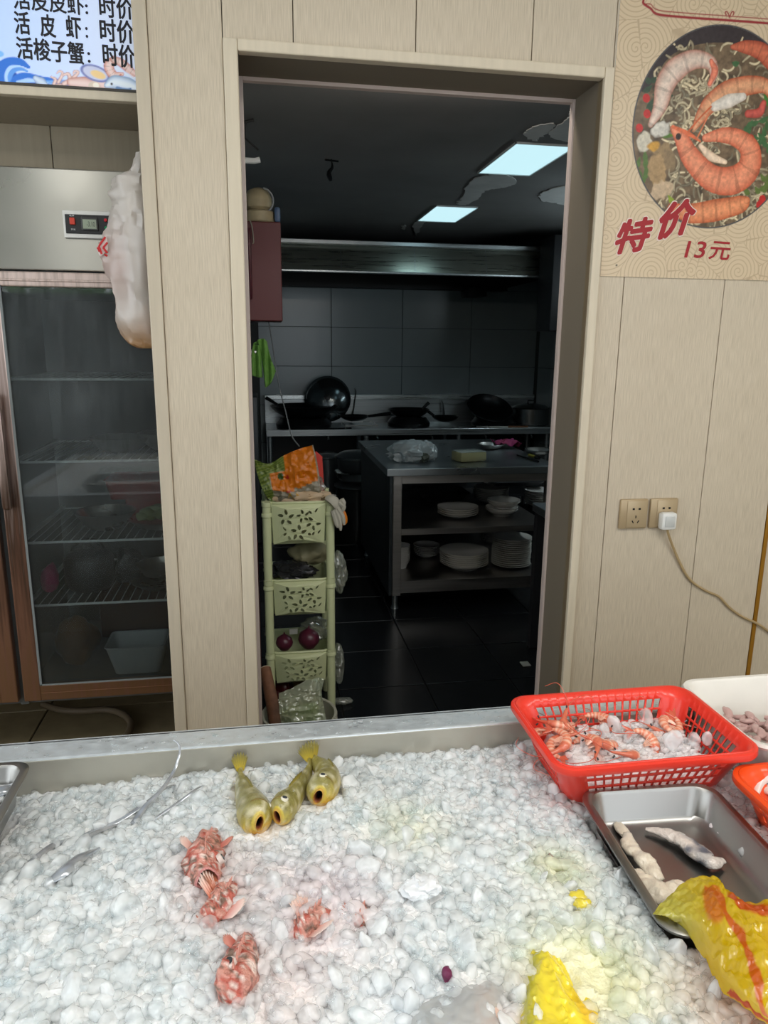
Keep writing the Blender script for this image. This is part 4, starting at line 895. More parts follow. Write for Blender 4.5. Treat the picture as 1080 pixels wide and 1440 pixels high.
# things on the table top
zt = .8385
BGm = film('white_film', (.55, .62, .64), .25, .8, False, .1)
t = thing('plastic_bag', 'white plastic bag half open on the prep table', 'bag', (PZ(590, 640, zt)[0], 4.2, zt))
x, y = PZ(585, 652, zt)[:2]
g_ = MB(); blob(g_, (x-.02, y+.10, zt+.055), (.11, .09, .062), 11, .22, 7, 4, ridged=True, flat=.85); g_.build('bag_film', BGm, t)
g_ = MB(); blob(g_, (x+.085, y+.12, zt+.05), (.055, .06, .055), 14, .25, 7, 4, ridged=True, flat=.85); g_.build('bag_mouth', BGm, t)
g_ = MB(); blob(g_, (x+.055, y+.045, zt+.03), (.03, .03, .03), 5, .4, 9, 3, flat=.9); g_.build('bag_contents', mat('dark_greens', (.05, .06, .045), .6), t)
x, y = PZ(665, 651, zt)[:2]
t = thing('tofu_box', 'cream coloured block wrapped in plastic on the prep table', 'box', (x, y+.09, zt))
o = MB().box(-.088, .088, -.062, .062, 0, .058, .012).build('block', mat('cream_block', rgb(150, 150, 112), .35), t, local=True)
MB().box(-.084, .084, -.058, .058, .056, .0605, .003).build('block_wrap', mat('wrap', rgb(160, 170, 165), .15), t, local=True); t.rotation_euler.z = .25
for k, (a, b, r, h, lab) in enumerate(((693, 633, .085, .035, 'steel bowl behind the cream block on the prep table'), (763, 640, .09, .03, 'steel pan near the knives on the prep table'))):
    q = PZ(a, b, zt); bowl('steel_pan', lab, 'pan', q[0], q[1]+.05, zt, r, h, steel)
q0 = PZ(716, 632, zt)
P = np.array([[(q0[0]+u*.17-.085, q0[1]+v*.16, zt+.025) for u in np.linspace(0, 1, 22)] for v in np.linspace(0, 1, 18)])
P[..., 2] += .022*ridge(P, 16, 3)+.012*ridge(P, 34, 5); P[..., 2] = np.maximum(P[..., 2], zt+.003)
tag(MB().grid(P).build('purple_cloth', mat('purple_cloth', rgb(120, 25, 95), .8, color2=rgb(140, 50, 70), vscale=(12, 12, 12)), solid=.003), 'crumpled purple and pink cloth on the prep table', 'cloth')
for a, b, lab in (((727, 640), (757, 649), 'black knife lying on the prep table'), ):
    u_, v_ = PZ(*a, zt+.006), PZ(*b, zt+.006)
    tag(MB().tube([u_, v_], [.004, .007], 6).build('kitchen_knife', black_iron), lab, 'knife')
u_, v_ = PZ(744, 640, zt+.01), PZ(758, 644, zt+.01)
t = thing('peeler', 'yellow peeler with a black end on the prep table', 'peeler', tuple(u_))
MB().tube([u_, u_+(v_-u_)*.65], .009, 8).build('peeler_handle', mat('yellow_grip', rgb(150, 145, 60), .4), t)
MB().tube([u_+(v_-u_)*.65, v_], .011, 8).build('peeler_head', black_iron, t)
# small dark side table beyond the jamb
t = thing('side_table', 'dark steel side table just inside the doorway by the jamb', 'table', (1.6, 2.95, 0))
MB().box(1.31, 2.0, 2.60, 3.33, .71, .75, .003).build('table_top', itop, t, smooth=False)
for x in (1.32, 1.96):
    for y in (2.62, 3.28): MB().box(x, x+.04, y, y+.04, 0, .71).build('leg', mat('dark_leg', (.04, .04, .045), .4, metal=.5), t, smooth=False)

# ================================================================== KITCHEN: LEFT WALL THINGS
t = thing('red_wall_box', 'dark red metal box mounted high on the kitchen side wall', 'box', (0, 3.45, 1.6))
rb = mat('dark_red_paint', rgb(88, 24, 22), .4)
MB().box(-.088, .104, 3.40, 3.62, 1.605, 2.025, .004).build('box_body', rb, t, smooth=False)
MB().tube([(-.035, 3.385, 1.70), (-.035, 3.375, 1.72), (-.035, 3.375, 1.97), (-.035, 3.385, 1.99)], .009, 8).build('handle', mat('handle_red', rgb(70, 26, 34), .3), t)
MB().box(-.088, -.06, 3.396, 3.40, 1.61, 2.02).build('box_hinge', mat('hinge', rgb(40, 14, 14), .4), t, smooth=False)
t = thing('cream_jar', 'stained cream appliance on top of the red wall box', 'appliance', (0, 3.5, 2.025))
MB().lathe([(.062, 0), (.07, .01), (.068, .05), (.05, .06)], 24, (.015, 3.5, 2.026)).build('appliance_base', mat('old_cream', rgb(165, 150, 118), .5, var=.15, vscale=(20, 20, 20)), t)
MB().lathe([(.05, .06), (.06, .07), (.06, .11), (.045, .14), (.02, .152), (.001, .155)], 24, (.01, 3.5, 2.026)).build('appliance_top', MC['old_cream'], t)
a = np.linspace(-1.3, 1.5, 14); MB().tube(np.stack([.03+.045*np.cos(a), np.full(14, 3.45), 2.12+.05*np.sin(a)], 1), .004, 5).build('appliance_wire', mat('grey_wire', (.3, .3, .3), .5), t)
tag(MB().box(.078, .105, 3.44, 3.5, 2.03, 2.095, .01).build('blue_pack', mat('blue_pack', rgb(75, 95, 125), .4)), 'small blue pack beside the cream appliance', 'pack')
tag(MB().tube(spline([(-.05, 3.39, 2.03), (-.065, 3.39, 2.0), (-.045, 3.385, 1.95), (-.03, 3.385, 1.955)], 14), .0025, 5).tube(spline([(-.03, 3.39, 2.03), (-.02, 3.385, 2.0), (-.015, 3.385, 1.94), (-.02, 3.385, 1.93)], 14), .0025, 5).tube(spline([(-.06, 3.45, 2.03), (-.075, 3.4, 2.12), (-.05, 3.4, 2.17), (-.07, 3.4, 2.22)], 14), .003, 5).build('loose_wires', mat('pale_wire', rgb(150, 145, 130), .5)), 'tangle of pale wires around the red wall box', 'wires', kind='stuff')
t = thing('conduit', 'white conduit elbow high on the kitchen side wall', 'pipe', (-.07, 3.1, 2.1))
MB().box(-.088, -.06, 3.08, 3.13, 2.09, 2.22, .004).build('conduit_box', white_plastic, t); MB().tube([(-.07, 3.1, 2.2), (.0, 3.1, 2.2), (.02, 3.1, 2.205)], .011, 8).build('conduit_pipe', white_plastic, t)
MB().tube([(-.06, 3.1, 2.23), (-.06, 3.1, 2.33), (.0, 3.1, 2.345)], .006, 6).tube([(-.03, 3.1, 2.34), (-.035, 3.1, 2.28), (.015, 3.1, 2.24)], .004, 6).build('conduit_cable', rubber, t)
hk = PZ(466, 224, 2.35)
t = thing('ceiling_hook', 'black wire end hanging from a hole in the kitchen ceiling', 'wire', (hk[0], hk[1], 2.33))
MB().tube([(hk[0]-.03, hk[1], 2.347), (hk[0]+.035, hk[1]+.02, 2.347)], .005, 5).build('wire_clip', black_iron, t)
MB().tube(spline([(hk[0], hk[1], 2.35), (hk[0]+.004, hk[1], 2.315), (hk[0]-.012, hk[1], 2.29), (hk[0]-.002, hk[1], 2.255)], 12), [.003, .003, .004, .006, .008, .009, .01, .011, .012, .012, .011, .006], 7).build('wire_tail', black_iron, t)
# rail with green cloth
t = thing('towel_rail', 'short steel towel rail on the kitchen side wall', 'rail', (-.08, 2.9, 1.5))
MB().tube([(-.086, 2.9, 1.472), (.0, 2.9, 1.472)], .010, 14).build('rail_bar', steel, t)
MB().box(-.088, -.078, 2.88, 2.92, 1.455, 1.51).build('rail_bracket', black_iron, t)
gc = mat('green_cloth', rgb(92, 135, 58), .85, var=.12, vscale=(90, 90, 90))
t = thing('green_cloth', 'bright green cloth draped over the short steel rail', 'cloth', (-.02, 2.9, 1.47))
def hang(pp, d0, nm):
    rows_ = [[PY(x, y, 2.9+d0) for x, y in r_] for r_ in pp]; P = patch(np.array(rows_), 20, 14)
    P[..., 1] += .009*np.sin(P[..., 0]*260)+.004*ridge(P, 40, 2)
    MB().grid(P).build(nm, gc, t, solid=.003)
hang((((356, 486), (362, 485), (368, 486)), ((353, 505), (361, 507), (368, 506)), ((351, 526), (360, 530), (369, 531))), -.014, 'cloth_fold')
hang((((362, 478), (370, 476), (375, 480)), ((367, 495), (374, 495), (380, 502)), ((370, 515), (378, 514), (387, 520)), ((373, 545), (380, 540), (388, 522))), -.018, 'cloth_fold')
hang((((357, 482), (366, 479), (374, 483)), ((356, 486), (365, 484), (373, 488))), .0, 'cloth_fold')
tag(MB().tube(spline([PY(378, 453, 3.42), PY(384, 490, 3.3), PY(392, 540, 3.2), PY(402, 580, 3.1), PY(410, 612, 3.0), PY(421, 628, 2.95)], 30), .0028, 5).build('grey_string', mat('grey_cord', rgb(95, 98, 100), .5)), 'thin grey string hanging from the red box down to the rack', 'string')
t = tag(MB().tube([(-.055, 3.5, .0), (-.055, 3.5, 1.6)], .011, 8).build('drop_pipe', black_iron), 'thin black pipe running down the wall from the red box', 'pipe')
t = tag(MB().box(-.088, -.035, 3.02, 3.3, 0, .62, .006).build('fire_cabinet', mat('floor_red', rgb(110, 28, 24), .5)), 'dark red board standing on the floor behind the rack', 'board')
tag(MB().box(-.085, -.03, 5.5, 6.05, 0, 1.12, .006).build('tall_panel', mat('dim_panel2', (.05, .055, .06), .4, metal=.5)), 'dark narrow panel at the near end of the stove line', 'panel')

# ================================================================== GREEN STORAGE RACK
gplas = mat('pale_green_plastic', rgb(196, 202, 160), .42, var=.05, vscale=(5, 5, 5))
RK = thing('storage_rack', 'pale green plastic storage rack of three flower-cut baskets', 'rack', (.125, 2.85, 0))
RX0, RX1, RY0, RY1 = -.005, .262, 2.72, 2.98
def leafshape(cx, cz, L_, w_, a, n=6):
    P = []
    for k in range(n*2):
        q_ = k/(n*2)*2*math.pi; u, v = math.cos(q_)*L_/2, math.sin(q_)*w_/2*(1-.25*math.cos(q_))
        P.append((cx+u*math.cos(a)-v*math.sin(a), cz+u*math.sin(a)+v*math.cos(a)))
    return P
def flower(cx, cz, R_, a0, n=5, skip=()):
    return [leafshape(cx+R_*math.cos(a0+k*2*math.pi/n), cz+R_*math.sin(a0+k*2*math.pi/n), R_*1.02, R_*.55, a0+k*2*math.pi/n+.25) for k in range(n) if k not in skip]
fx = lambda u: RX0+.032+u*.20
holes = flower(.052, .105, .021, .3)+flower(.115, .11, .017, .5)+flower(.155, .082, .020, -.3, skip=(1,))+flower(.098, .048, .021, .2)
holes += [leafshape(*q_) for q_ in ((.045, .062, .018, .008, -.8), (.046, .042, .016, .008, .7), (.062, .028, .017, .01, 1.9), (.14, .040, .014, .009, -.5), (.155, .042, .014, .009, 1.0), (.178, .046, .018, .007, .9), (.142, .122, .016, .008, -.7), (.165, .128, .018, .007, .9))]
def panel_front(W, H):
    V, F = curve_mesh([[(0, 0), (W, 0), (W, H), (0, H)]]+[[(x*W/.2, z*H/.15) for x, z in h_] for h_ in holes], .0015)
    return V, F
bowls_ = [(.748, .915), (.455, .604), (.165, .300)]
for (zb, zt_) in bowls_:
    t = MB(); H = zt_-zb-.008
    V, F = panel_front(.200, H); cxm = (RX0+RX1)/2
    bow = .028*(1-((V[:, 0]-.1)/.1)**2); taper = (V[:, 1]/H)
    W_ = np.stack([cxm+(V[:, 0]-.1)*(.98+.06*taper), RY0+.012-bow-.010*taper+V[:, 2], zb+V[:, 1]], 1); t.add(W_, F)
    b_ = t.build('flower_front', gplas, RK, smooth=False)
    t = MB(); lo = rrect(.215, .215, .03, zb, cxm, (RY0+RY1)/2); hi = rrect(.236, .236, .03, zt_-.004, cxm, (RY0+RY1)/2)
    n_ = len(lo); t.loops([lo, hi], cap0=True, cap1=False)
    t.f = [f for f in t.f if not (len(f) == 4 and all(t_[1] < RY0+.035 for t_ in [np.concatenate(t.v)[i] for i in f]))]
    t.build('basket_shell', gplas, RK, solid=.002)
    r_ = rrect(.243, .245, .03, zt_-.003, cxm, (RY0+RY1)/2, 10)
    fr_ = r_[:, 1] < RY0+.06
    r_[fr_, 1] -= .030*np.clip(1-((r_[fr_, 0]-cxm)/.1)**2, 0, 1)
    MB().tube(np.concatenate([r_, r_[:1]]), .0055, 6, cap=False).build('basket_rim', gplas, RK)
    for x in (RX0+.012, RX1-.012):
        for y in (RY0+.006, RY1-.012): MB().lathe([(.0185, 0), (.0205, .002), (.0205, .012), (.0185, .016)], 16, (x, y, zb+.11)).build('collar', gplas, RK)
for x in (RX0+.012, RX1-.012):
    for y in (RY0+.006, RY1-.012):
        for za, zc in ((.0, .30), (.30, .604), (.604, .918)):
            MB().lathe([(.0165, za+.001), (.0165, zc-.02), (.0185, zc-.018), (.0185, zc)], 16, (x, y, 0)).build('post', gplas, RK)
# contents of the rack
clearf = film('clear_film', (.62, .64, .56), .2, .35, False, .14)
t = thing('vegetable_bag', 'green and orange printed plastic bag on top of the rack', 'bag', (.1, 2.8, .92))
def colr(P, seed):
    return P
Pp = np.array([[PY(x, y, 2.80-dy) for x, y in r_] for r_, dy in ((((357, 646), (378, 652), (400, 640), (425, 630), (440, 626)), 0), (((362, 668), (382, 664), (402, 660), (424, 655), (447, 655)), .03), (((370, 690), (386, 690), (404, 692), (426, 690), (450, 684)), .045), (((380, 706), (392, 705), (408, 706), (430, 705), (452, 700)), .03))])
P = patch(Pp, 50, 60); P = crumple(P, .012, 24, 3, (0, -1, .2))
U, V_ = np.meshgrid(np.linspace(0, 1, 60), np.linspace(0, 1, 50))
cc = np.zeros(P.shape); cc[:] = rgb(168, 160, 140)
st_ = (np.sin((U*.3+V_)*95) > 0)[..., None]; gm = (((V_ < .42) & (U < .62)) | (U < .14+.1*V_))[..., None]
cc = np.where(gm, np.where(st_, np.array(rgb(140, 155, 70)), np.array(rgb(95, 120, 45))), cc)
om = (((U > .48) & (U < .97) & (V_ < .62-.25*np.abs(U-.7))) | ((U > .22) & (U < .62) & (V_ > .36) & (V_ < .66)))[..., None]
cc = np.where(om, np.array(rgb(232, 135, 12)), cc)
gs = (np.hypot((U-.40)*1.1, V_-.43) < .06)[..., None]; cc = np.where(gs, np.array(rgb(60, 95, 30)), cc)
rs = ((np.hypot(U-.52, V_-.45) < .03) | (np.hypot((U-.52)*.6, V_-.66) < .025))[..., None]; cc = np.where(rs, np.array(rgb(190, 45, 30)), cc)
ys = ((np.abs(V_-.82+.1*np.sin(U*50)) < .035) & (U > .45) & (U < .8))[..., None]; cc = np.where(ys, np.array(rgb(215, 165, 40)), cc)
MB().grid(P, cc).build('printed_face', film('printed_film', (.6, .6, .5), .35, .95, True, .05), t, solid=.0008)
g_ = MB(); blob(g_, (.11, 2.84, .97), (.105, .06, .07), 3, .25, 6, 4, ridged=True); g_.build('bag_body', clearf, t)
g_ = MB(); blob(g_, (.10, 2.85, .955), (.08, .04, .05), 6, .2, 6, 3); g_.build('bag_filling', mat('lettuce', rgb(120, 115, 70), .6), t)
g_ = MB(); blob(g_, (.135, 2.79, .925), (.10, .05, .028), 16, .25, 6, 4, ridged=True); tag(g_.build('clear_bag', mat('peach_bag', rgb(190, 165, 135), .4)), 'pale peach plastic bag lying in the top basket', 'bag')
t = thing('red_board', 'red plastic cutting board standing behind the bag on the rack', 'board', (.22, 2.93, .77))
P = [PY(x, y, 2.93) for x, y in ((430, 640), (445, 635), (453, 642), (456, 690), (458, 712))]
MB().loops([[p-np.array((0, .004, 0)) for p in P+[PY(425, 712, 2.93)]], [p+np.array((0, .006, 0)) for p in P+[PY(425, 712, 2.93)]]]).build('board_slab', mat('red_plastic', rgb(190, 48, 32), .4), t)
# white work gloves hanging over the side of the rack
t = thing('work_gloves', 'white knitted work gloves hanging over the rack side', 'gloves', (.28, 2.75, .8))
gm_ = mat('white_knit', rgb(172, 168, 155), .9, bump=.2, bscale=300)
def gp_(x, y, d=0): return PY(x, y, 2.70-d)
g_ = MB(); g_.tube(spline([gp_(462, 700, -.02), gp_(470, 705), gp_(477, 715)], 10), [.022, .024, .026, .026, .026, .025, .024, .022, .02, .016], 10, squash=.6); g_.build('glove_palm', gm_, t)
for a in (((476, 706), (483, 712), (481, 720)), ((474, 714), (481, 725), (484, 738)), ((471, 716), (477, 730), (479, 746)), ((468, 718), (472, 732), (475, 742)), ((480, 702), (483, 708), (480, 712))):
    MB().tube(spline([gp_(*q_, .01) for q_ in a], 8), [.010, .010, .010, .010, .0095, .009, .0075, .004], 8).build('glove_finger', gm_, t)
tag(MB().tube(spline([gp_(478, 716, -.03), gp_(483, 724, -.03), gp_(485, 734, -.03), gp_(481, 738, -.03)], 10), [.006, .011, .012, .012, .012, .011, .010, .008, .006, .003], 8).build('orange_packet', mat('orange_wrap', rgb(215, 120, 20), .4)), 'orange wrapper peeking out behind the gloves', 'wrapper')
# middle basket contents
g_ = MB(); blob(g_, (.10, 2.80, .62), (.075, .06, .028), 21, .35, 9, 4, ridged=True); tag(g_.build('black_bag', mat('black_film', (.02, .02, .022), .2)), 'shiny black plastic bag piled in the middle rack basket', 'bag')
g_ = MB(); blob(g_, (.18, 2.87, .67), (.085, .07, .045), 24, .2, 6, 4); tag(g_.build('linen_bag', mat('linen', rgb(130, 125, 95), .6)), 'pale cloth bag behind the black bag in the rack', 'bag')
g_ = MB(); blob(g_, (.287, 2.80, .60), (.028, .05, .07), 27, .3, 7, 4, ridged=True); tag(g_.build('clear_bag', clearf), 'clear plastic bag bulging from the rack side', 'bag')
on = mat('red_onion', rgb(82, 30, 48), .3, var=.3, vscale=(9, 9, 40))
for k, (x, y, z, r_, lb) in enumerate(((.165, 2.79, .325, .045, 'large red onion in the lowest rack basket'), (.065, 2.80, .31, .036, 'smaller red onion beside the large one in the lowest basket'))):
    t = thing('red_onion', lb, 'onion', (x, y, z-r_*.9))
    MB().lathe([(.004, -.95), (.5, -.85), (.9, -.35), (1.0, .0), (.85, .5), (.45, .82), (.12, 1.0), (.05, 1.25)], 24).build('onion_bulb', on, t, local=True)
    for ch in t.children: ch.scale = (r_, r_, r_); ch.location = (0, 0, r_*.9)
g_ = MB(); blob(g_, (.20, 2.84, .345), (.055, .05, .04), 31, .3, 7, 4, ridged=True); tag(g_.build('clear_bag', clearf), 'clear plastic bag behind the red onions', 'bag')
g_ = MB().box(.085, .118, 2.755, 2.759, .362, .385); tag(g_.build('price_label', mat('label_white', rgb(150, 150, 145), .5), smooth=False), 'small white paper label lying on the onion bag', 'label')
g_ = MB(); blob(g_, (.285, 2.80, .20), (.02, .04, .07), 36, .3, 7, 4, ridged=True); tag(g_.build('clear_bag', clearf), 'clear bag with food hanging low on the rack side', 'bag')
g_ = MB(); blob(g_, (.05, 2.80, .08), (.05, .05, .07), 37, .3, 7, 3, flat=1.0); tag(g_.build('dark_red_bag', mat('dark_red_film', rgb(60, 14, 16), .3)), 'dark red bag on the floor under the rack', 'bag')
g_ = MB(); blob(g_, (.15, 2.84, .09), (.05, .06, .075), 38, .25, 7, 3, flat=1.0); tag(g_.build('potato_bag', mat('brown_veg', rgb(95, 75, 35), .6)), 'brown bag of root vegetables under the rack', 'bag')
# bucket with bag and wooden pole
cb = PY(421, 1003, 2.46); bz = cb[2]
BK = thing('white_bucket', 'cream white bucket on the floor in front of the rack', 'bucket', (cb[0], 2.46, 0))
bw = mat('bucket_white', rgb(165, 162, 148), .4)
MB().lathe([(.105, .0), (.11, .004), (.135, bz-.03), (.135, bz), (.129, bz), (.128, bz-.03), (.104, .01), (.001, .008)], 40).build('bucket_body', bw, BK, local=True)
MB().lathe([(.136, bz-.035), (.141, bz-.03), (.141, bz-.022), (.136, bz-.018)], 40, cap0=False, cap1=False).lathe([(.134, bz-.008), (.141, bz-.004), (.139, bz+.003), (.130, bz+.002)], 40, cap0=False, cap1=False).build('bucket_rim', bw, BK, local=True)
t = thing('bucket_bag', 'clear plastic bag of green leaves stuffed in the bucket', 'bag', (cb[0], 2.46, .02))
Pp = np.array([[PY(x, y, 2.40-dy) for x, y in r_] for r_, dy in ((((392, 972), (410, 966), (432, 955), (448, 953), (456, 953)), -.02), (((392, 985), (410, 984), (430, 978), (445, 975), (452, 972)), .02), (((393, 1000), (410, 1002), (430, 1000), (445, 998), (456, 996)), .03), (((396, 1022), (412, 1024), (430, 1024), (448, 1024), (460, 1022)), .02))])
P = patch(Pp, 50, 50); P = crumple(P, .012, 26, 8, (0, -1, .1)); MB().grid(P).build('bag_film', film('greenish_film', (.60, .66, .48), .2, .62, False, .14), t)
g_ = MB(); blob(g_, (cb[0]+.0, 2.45, bz-.02), (.08, .07, .06), 44, .3, 7, 3); g_.build('leaf_filling', mat('lettuce2', rgb(130, 155, 75), .6, var=.3, vscale=(30, 30, 30)), t)
t = thing('wooden_pole', 'brown wooden pole with a pale cut end leaning in the bucket', 'pole', tuple(PY(388, 1020, 2.42)))
a_, b_ = PY(373, 941, 2.60), PY(391, 1035, 2.38); dv = (a_-b_)/np.linalg.norm(a_-b_)
MB().tube([b_, (a_*.5+b_*.5)+np.array((.002, 0, 0)), a_], [.026, .024, .022], 16).build('pole_shaft', mat('pole_bark', rgb(112, 74, 52), .6, var=.25, vscale=(30, 30, 30), bump=.3, bscale=40), t)
MB().tube([a_, a_+dv*.003], .0212, 16).build('cut_end', mat('cut_wood', rgb(205, 190, 165), .6), t)
g_ = MB()
q_ = PZ(482, 986, .012); blob(g_, (q_[0], q_[1], .014), (.045, .02, .013), 51, .3, 7, 3); tag(g_.build('plastic_scrap', clearf), 'clear plastic scrap on the dark floor beside the bucket', 'scrap')
q_ = PZ(738, 933, .004); tag(MB().box(q_[0]-.02, q_[0]+.022, q_[1]-.03, q_[1]+.02, .001, .006, .002).build('paper_scrap', debris), 'pale paper scrap on the dark kitchen floor near the jamb', 'scrap')

# ================================================================== ICE BENCH
bsteel = mat('bench_steel', rgb(200, 196, 184), .38, metal=.65, var=.08, vscale=(6, 6, 6), rvar=.08)
rim_steel = mat('wet_rim_steel', (.68, .73, .76), .4, metal=.55, rvar=.15, vscale=(40, 60, 40), var=.08, bump=.06, bscale=70)
BX0, BX1, BY0, BY1 = -1.15, 1.55, -.05, 1.20
BN = thing('ice_bench', 'long stainless steel display bench filled with ice', 'bench', (.2, .6, 0))
MB().box(BX0-.05, BX1+.05, BY1, 1.262, .782, .800, .004).box(BX0-.05, BX1+.05, 1.255, 1.262, .72, .80).build('far_rim', rim_steel, BN, smooth=False)
MB().box(BX0-.05, BX0, BY0-.05, BY1, .782, .80, .004).build('end_rim', rim_steel, BN, smooth=False)
MB().box(BX1, BX1+.05, BY0-.05, BY1, .782, .80, .004).build('end_rim', rim_steel, BN, smooth=False)
MB().box(BX0, BX1, BY0-.05, BY0, .782, .80, .004).build('near_rim', rim_steel, BN, smooth=False)
MB().box(BX0, BX1, BY1-.002, BY1+.004, .60, .797).box(BX0, BX1, BY0-.004, BY0+.002, .60, .797).box(BX0-.004, BX0+.002, BY0, BY1, .6, .797).box(BX1-.002, BX1+.004, BY0, BY1, .6, .797).box(BX0, BX1, BY0, BY1, .596, .602).build('basin', bsteel, BN, smooth=False)
MB().box(BX0-.05, BX1+.05, 1.24, 1.255, .12, .782).box(BX0-.05, BX0-.03, BY0-.03, 1.25, .12, .782).box(BX1+.03, BX1+.05, BY0-.03, 1.25, .12, .782).box(BX0-.05, BX1+.05, BY0-.05, BY0-.03, .12, .782).build('side_panels', bsteel, BN, smooth=False).name = 'apron'
for x in (BX0, BX1):
    for y in (BY0, 1.2): MB().tube([(x, y, 0), (x, y, .6)], .025, 10).build('leg', steel, BN)
# water drops on the far rim
g_ = MB()
for k in range(150):
    x = random.uniform(-.45, .9); y = random.uniform(1.206, 1.256); r_ = random.uniform(.0010, .0034)
    g_.lathe([(r_, .0), (r_*.8, r_*.35), (r_*.01, r_*.5)], 7, (x, y, .800), cap0=False, sx=random.uniform(1, 2.2))
tag(g_.build('water_drops', ice_mat('water', .85, .04, (.9, .92, .93), bump=0)), 'water drops scattered along the wet bench rim', 'water', kind='stuff')

# footprints of the vessels pressed into the ice: (x0, x1, y0, y1, z of ice under them)
FOOT = [(.497, .688, .686, .948, .745), (.487, .748, .988, 1.142, .762), (.83, 1.27, .985, 1.18, .758), (.768, 1.045, .715, .91, .757), (.58, .92, .35, .61, .757), (-.86, -.41, .875, 1.125, .765)]
def H(x, y):
    p = np.stack([x, y, x*0], -1)
    h = .772+.010*fbm(p, 5, 11, 3)+.010*np.exp(-((x-.1)**2+(y-.85)**2)/.06)
    far = np.clip((y-1.02)/.18, 0, 1); h = h*(1-far)+(.742+.012*np.clip((x+.2)/.5, 0, 1)+.006*fbm(p, 8, 3, 2))*far
    left = np.clip((-.20-x)/.2, 0, 1)*np.clip((y-.85)/.2, 0, 1); h = h-.012*left
    for x0, x1, y0, y1, z in FOOT:
        d = np.maximum(np.maximum(x0-x, x-x1), np.maximum(y0-y, y-y1)); wgt = np.clip(-d/.02+.5, 0, 1)
        h = np.where(h > z, h*(1-wgt)+z*wgt, h)
    return h
TINTS = [(-.07, .87, .13, (1.0, .87, .85)), (.05, .78, .14, (1.0, .92, .92)), (.0, .68, .09, (1., .90, .88)), (.36, .66, .13, (1., .97, .62)), (.40, .84, .08, (1., .98, .74)), (.20, .95, .10, (1., .99, .86)), (.50, .60, .10, (1., .84, .74)), (.68, .95, .10, (1., .86, .88)), (.27, .60, .10, (1., .90, .92)), (.08, .84, .12, (1., .93, .94)), (.15, .64, .08, (.95, .97, 1.0))]
def tint(x, y, base):
    c = np.zeros(np.shape(x)+(3,)); c[:] = base
    for cx, cy, r_, t_ in TINTS:
        wgt = np.exp(-((x-cx)**2+(y-cy)**2)/(r_*.62)**2)[..., None]; c = c*(1-wgt)+c*np.array(t_)*wgt
    return c
gx = np.linspace(BX0+.003, BX1-.003, 620); gy = np.linspace(BY0+.003, BY1-.003, 300); GX, GY = np.meshgrid(gx, gy)
GP = np.stack([GX, GY, GX*0], -1)
hz = H(GX, GY)-.001; infoot = np.zeros(GX.shape, bool)
for x0, x1, y0, y1, z in FOOT: infoot |= (GX > x0) & (GX < x1) & (GY > y0) & (GY < y1)
hz = hz+np.where(infoot, -.004, .006*ridge(GP, 60, 2)+.004*ridge(GP, 130, 5)-.004)
ICE = tag(MB().grid(np.stack([GX, GY, hz], -1), tint(GX, GY, (.925, .93, .93))).build('crushed_ice', mat('ice_bed', (.8, .83, .84), .3, attr=True, bump=.5, bscale=120)), 'bed of white crushed ice filling the steel bench', 'ice', kind='stuff')
# loose ice nuggets: real pieces, joined
def ice_shapes(n, sub):
    out = []
    bm = bmesh.new(); bmesh.ops.create_icosphere(bm, subdivisions=sub, radius=1); V0 = np.array([v.co[:] for v in bm.verts]); F0 = np.array([[v.index for v in f.verts] for f in bm.faces]); bm.free()
    for k in range(n):
        r_ = np.random.default_rng(100+k); V = V0.copy()
        for _ in range(5):                                           # chop facets off the blob
            d = r_.normal(size=3); d /= np.linalg.norm(d); h = r_.uniform(.5, .85); q_ = V@d; V = V-np.clip(q_-h, 0, 9)[:, None]*d*.85
        V = V*(1+.16*vnoise(V, 2.2, k)[:, None]+.07*vnoise(V, 5, k+50)[:, None]); V = V*r_.uniform((.75, .6, .42), (1.15, 1.0, .8)); out.append(V)
    return out, F0
def vis(x, y, z, pad=60):
    d = np.stack([x, y, z-1.5], -1); zc = d@_fw; px = 540+FPX*(d@_r)/zc; py = 720-FPX*(d@_u)/zc
    return (px > -pad) & (px < 1080+pad) & (py > 980) & (py < 1440+pad)
shp, F0 = ice_shapes(14, 2); nv = len(shp[0])
FP = [[PZ(*q_) for q_ in l_] for l_ in (((338, 1084, .757), (338, 1094, .764), (343, 1110, .777), (350, 1127, .786), (356, 1140, .791), (361, 1150, .800), (364, 1156, .803)),
      ((436, 1070, .772), (435, 1082, .777), (426, 1102, .787), (412, 1122, .793), (402, 1132, .796), (395, 1141, .802), (391, 1147, .805)),
      ((441, 1066, .770), (446, 1074, .776), (457, 1086, .787), (460, 1097, .793), (456, 1105, .797), (451, 1113, .802), (448, 1119, .805)))]
RP = [[PZ(*q_) for q_ in l_] for l_ in (((302, 1176, .768), (296, 1188, .778), (288, 1203, .785), (287, 1217, .791), (291, 1229, .798)),
      ((328, 1250, .768), (320, 1260, .778), (309, 1274, .784), (298, 1290, .780), (287, 1306, .768)),
      ((346, 1318, .770), (344, 1336, .782), (338, 1356, .788), (330, 1380, .788), (318, 1404, .774)),
      ((460, 1290, .762), (448, 1296, .774), (438, 1304, .778), (424, 1316, .772), (404, 1326, .76)),
      ((518, 1280, .764), (511, 1288, .774), (506, 1298, .774), (498, 1308, .762)))]
KEEP = []                                                            # clear zones around fish heads: (x, y, r)
for l_ in FP:
    for q_ in spline(l_, 9)[1:]: KEEP.append((q_[0], q_[1], .022))
for k, l_ in enumerate(RP):
    for q_ in spline(l_, 7)[1:-1]: KEEP.append((q_[0], q_[1], (.013 if k < 3 else .006)))
KEEP.append((.345, .66, .045))
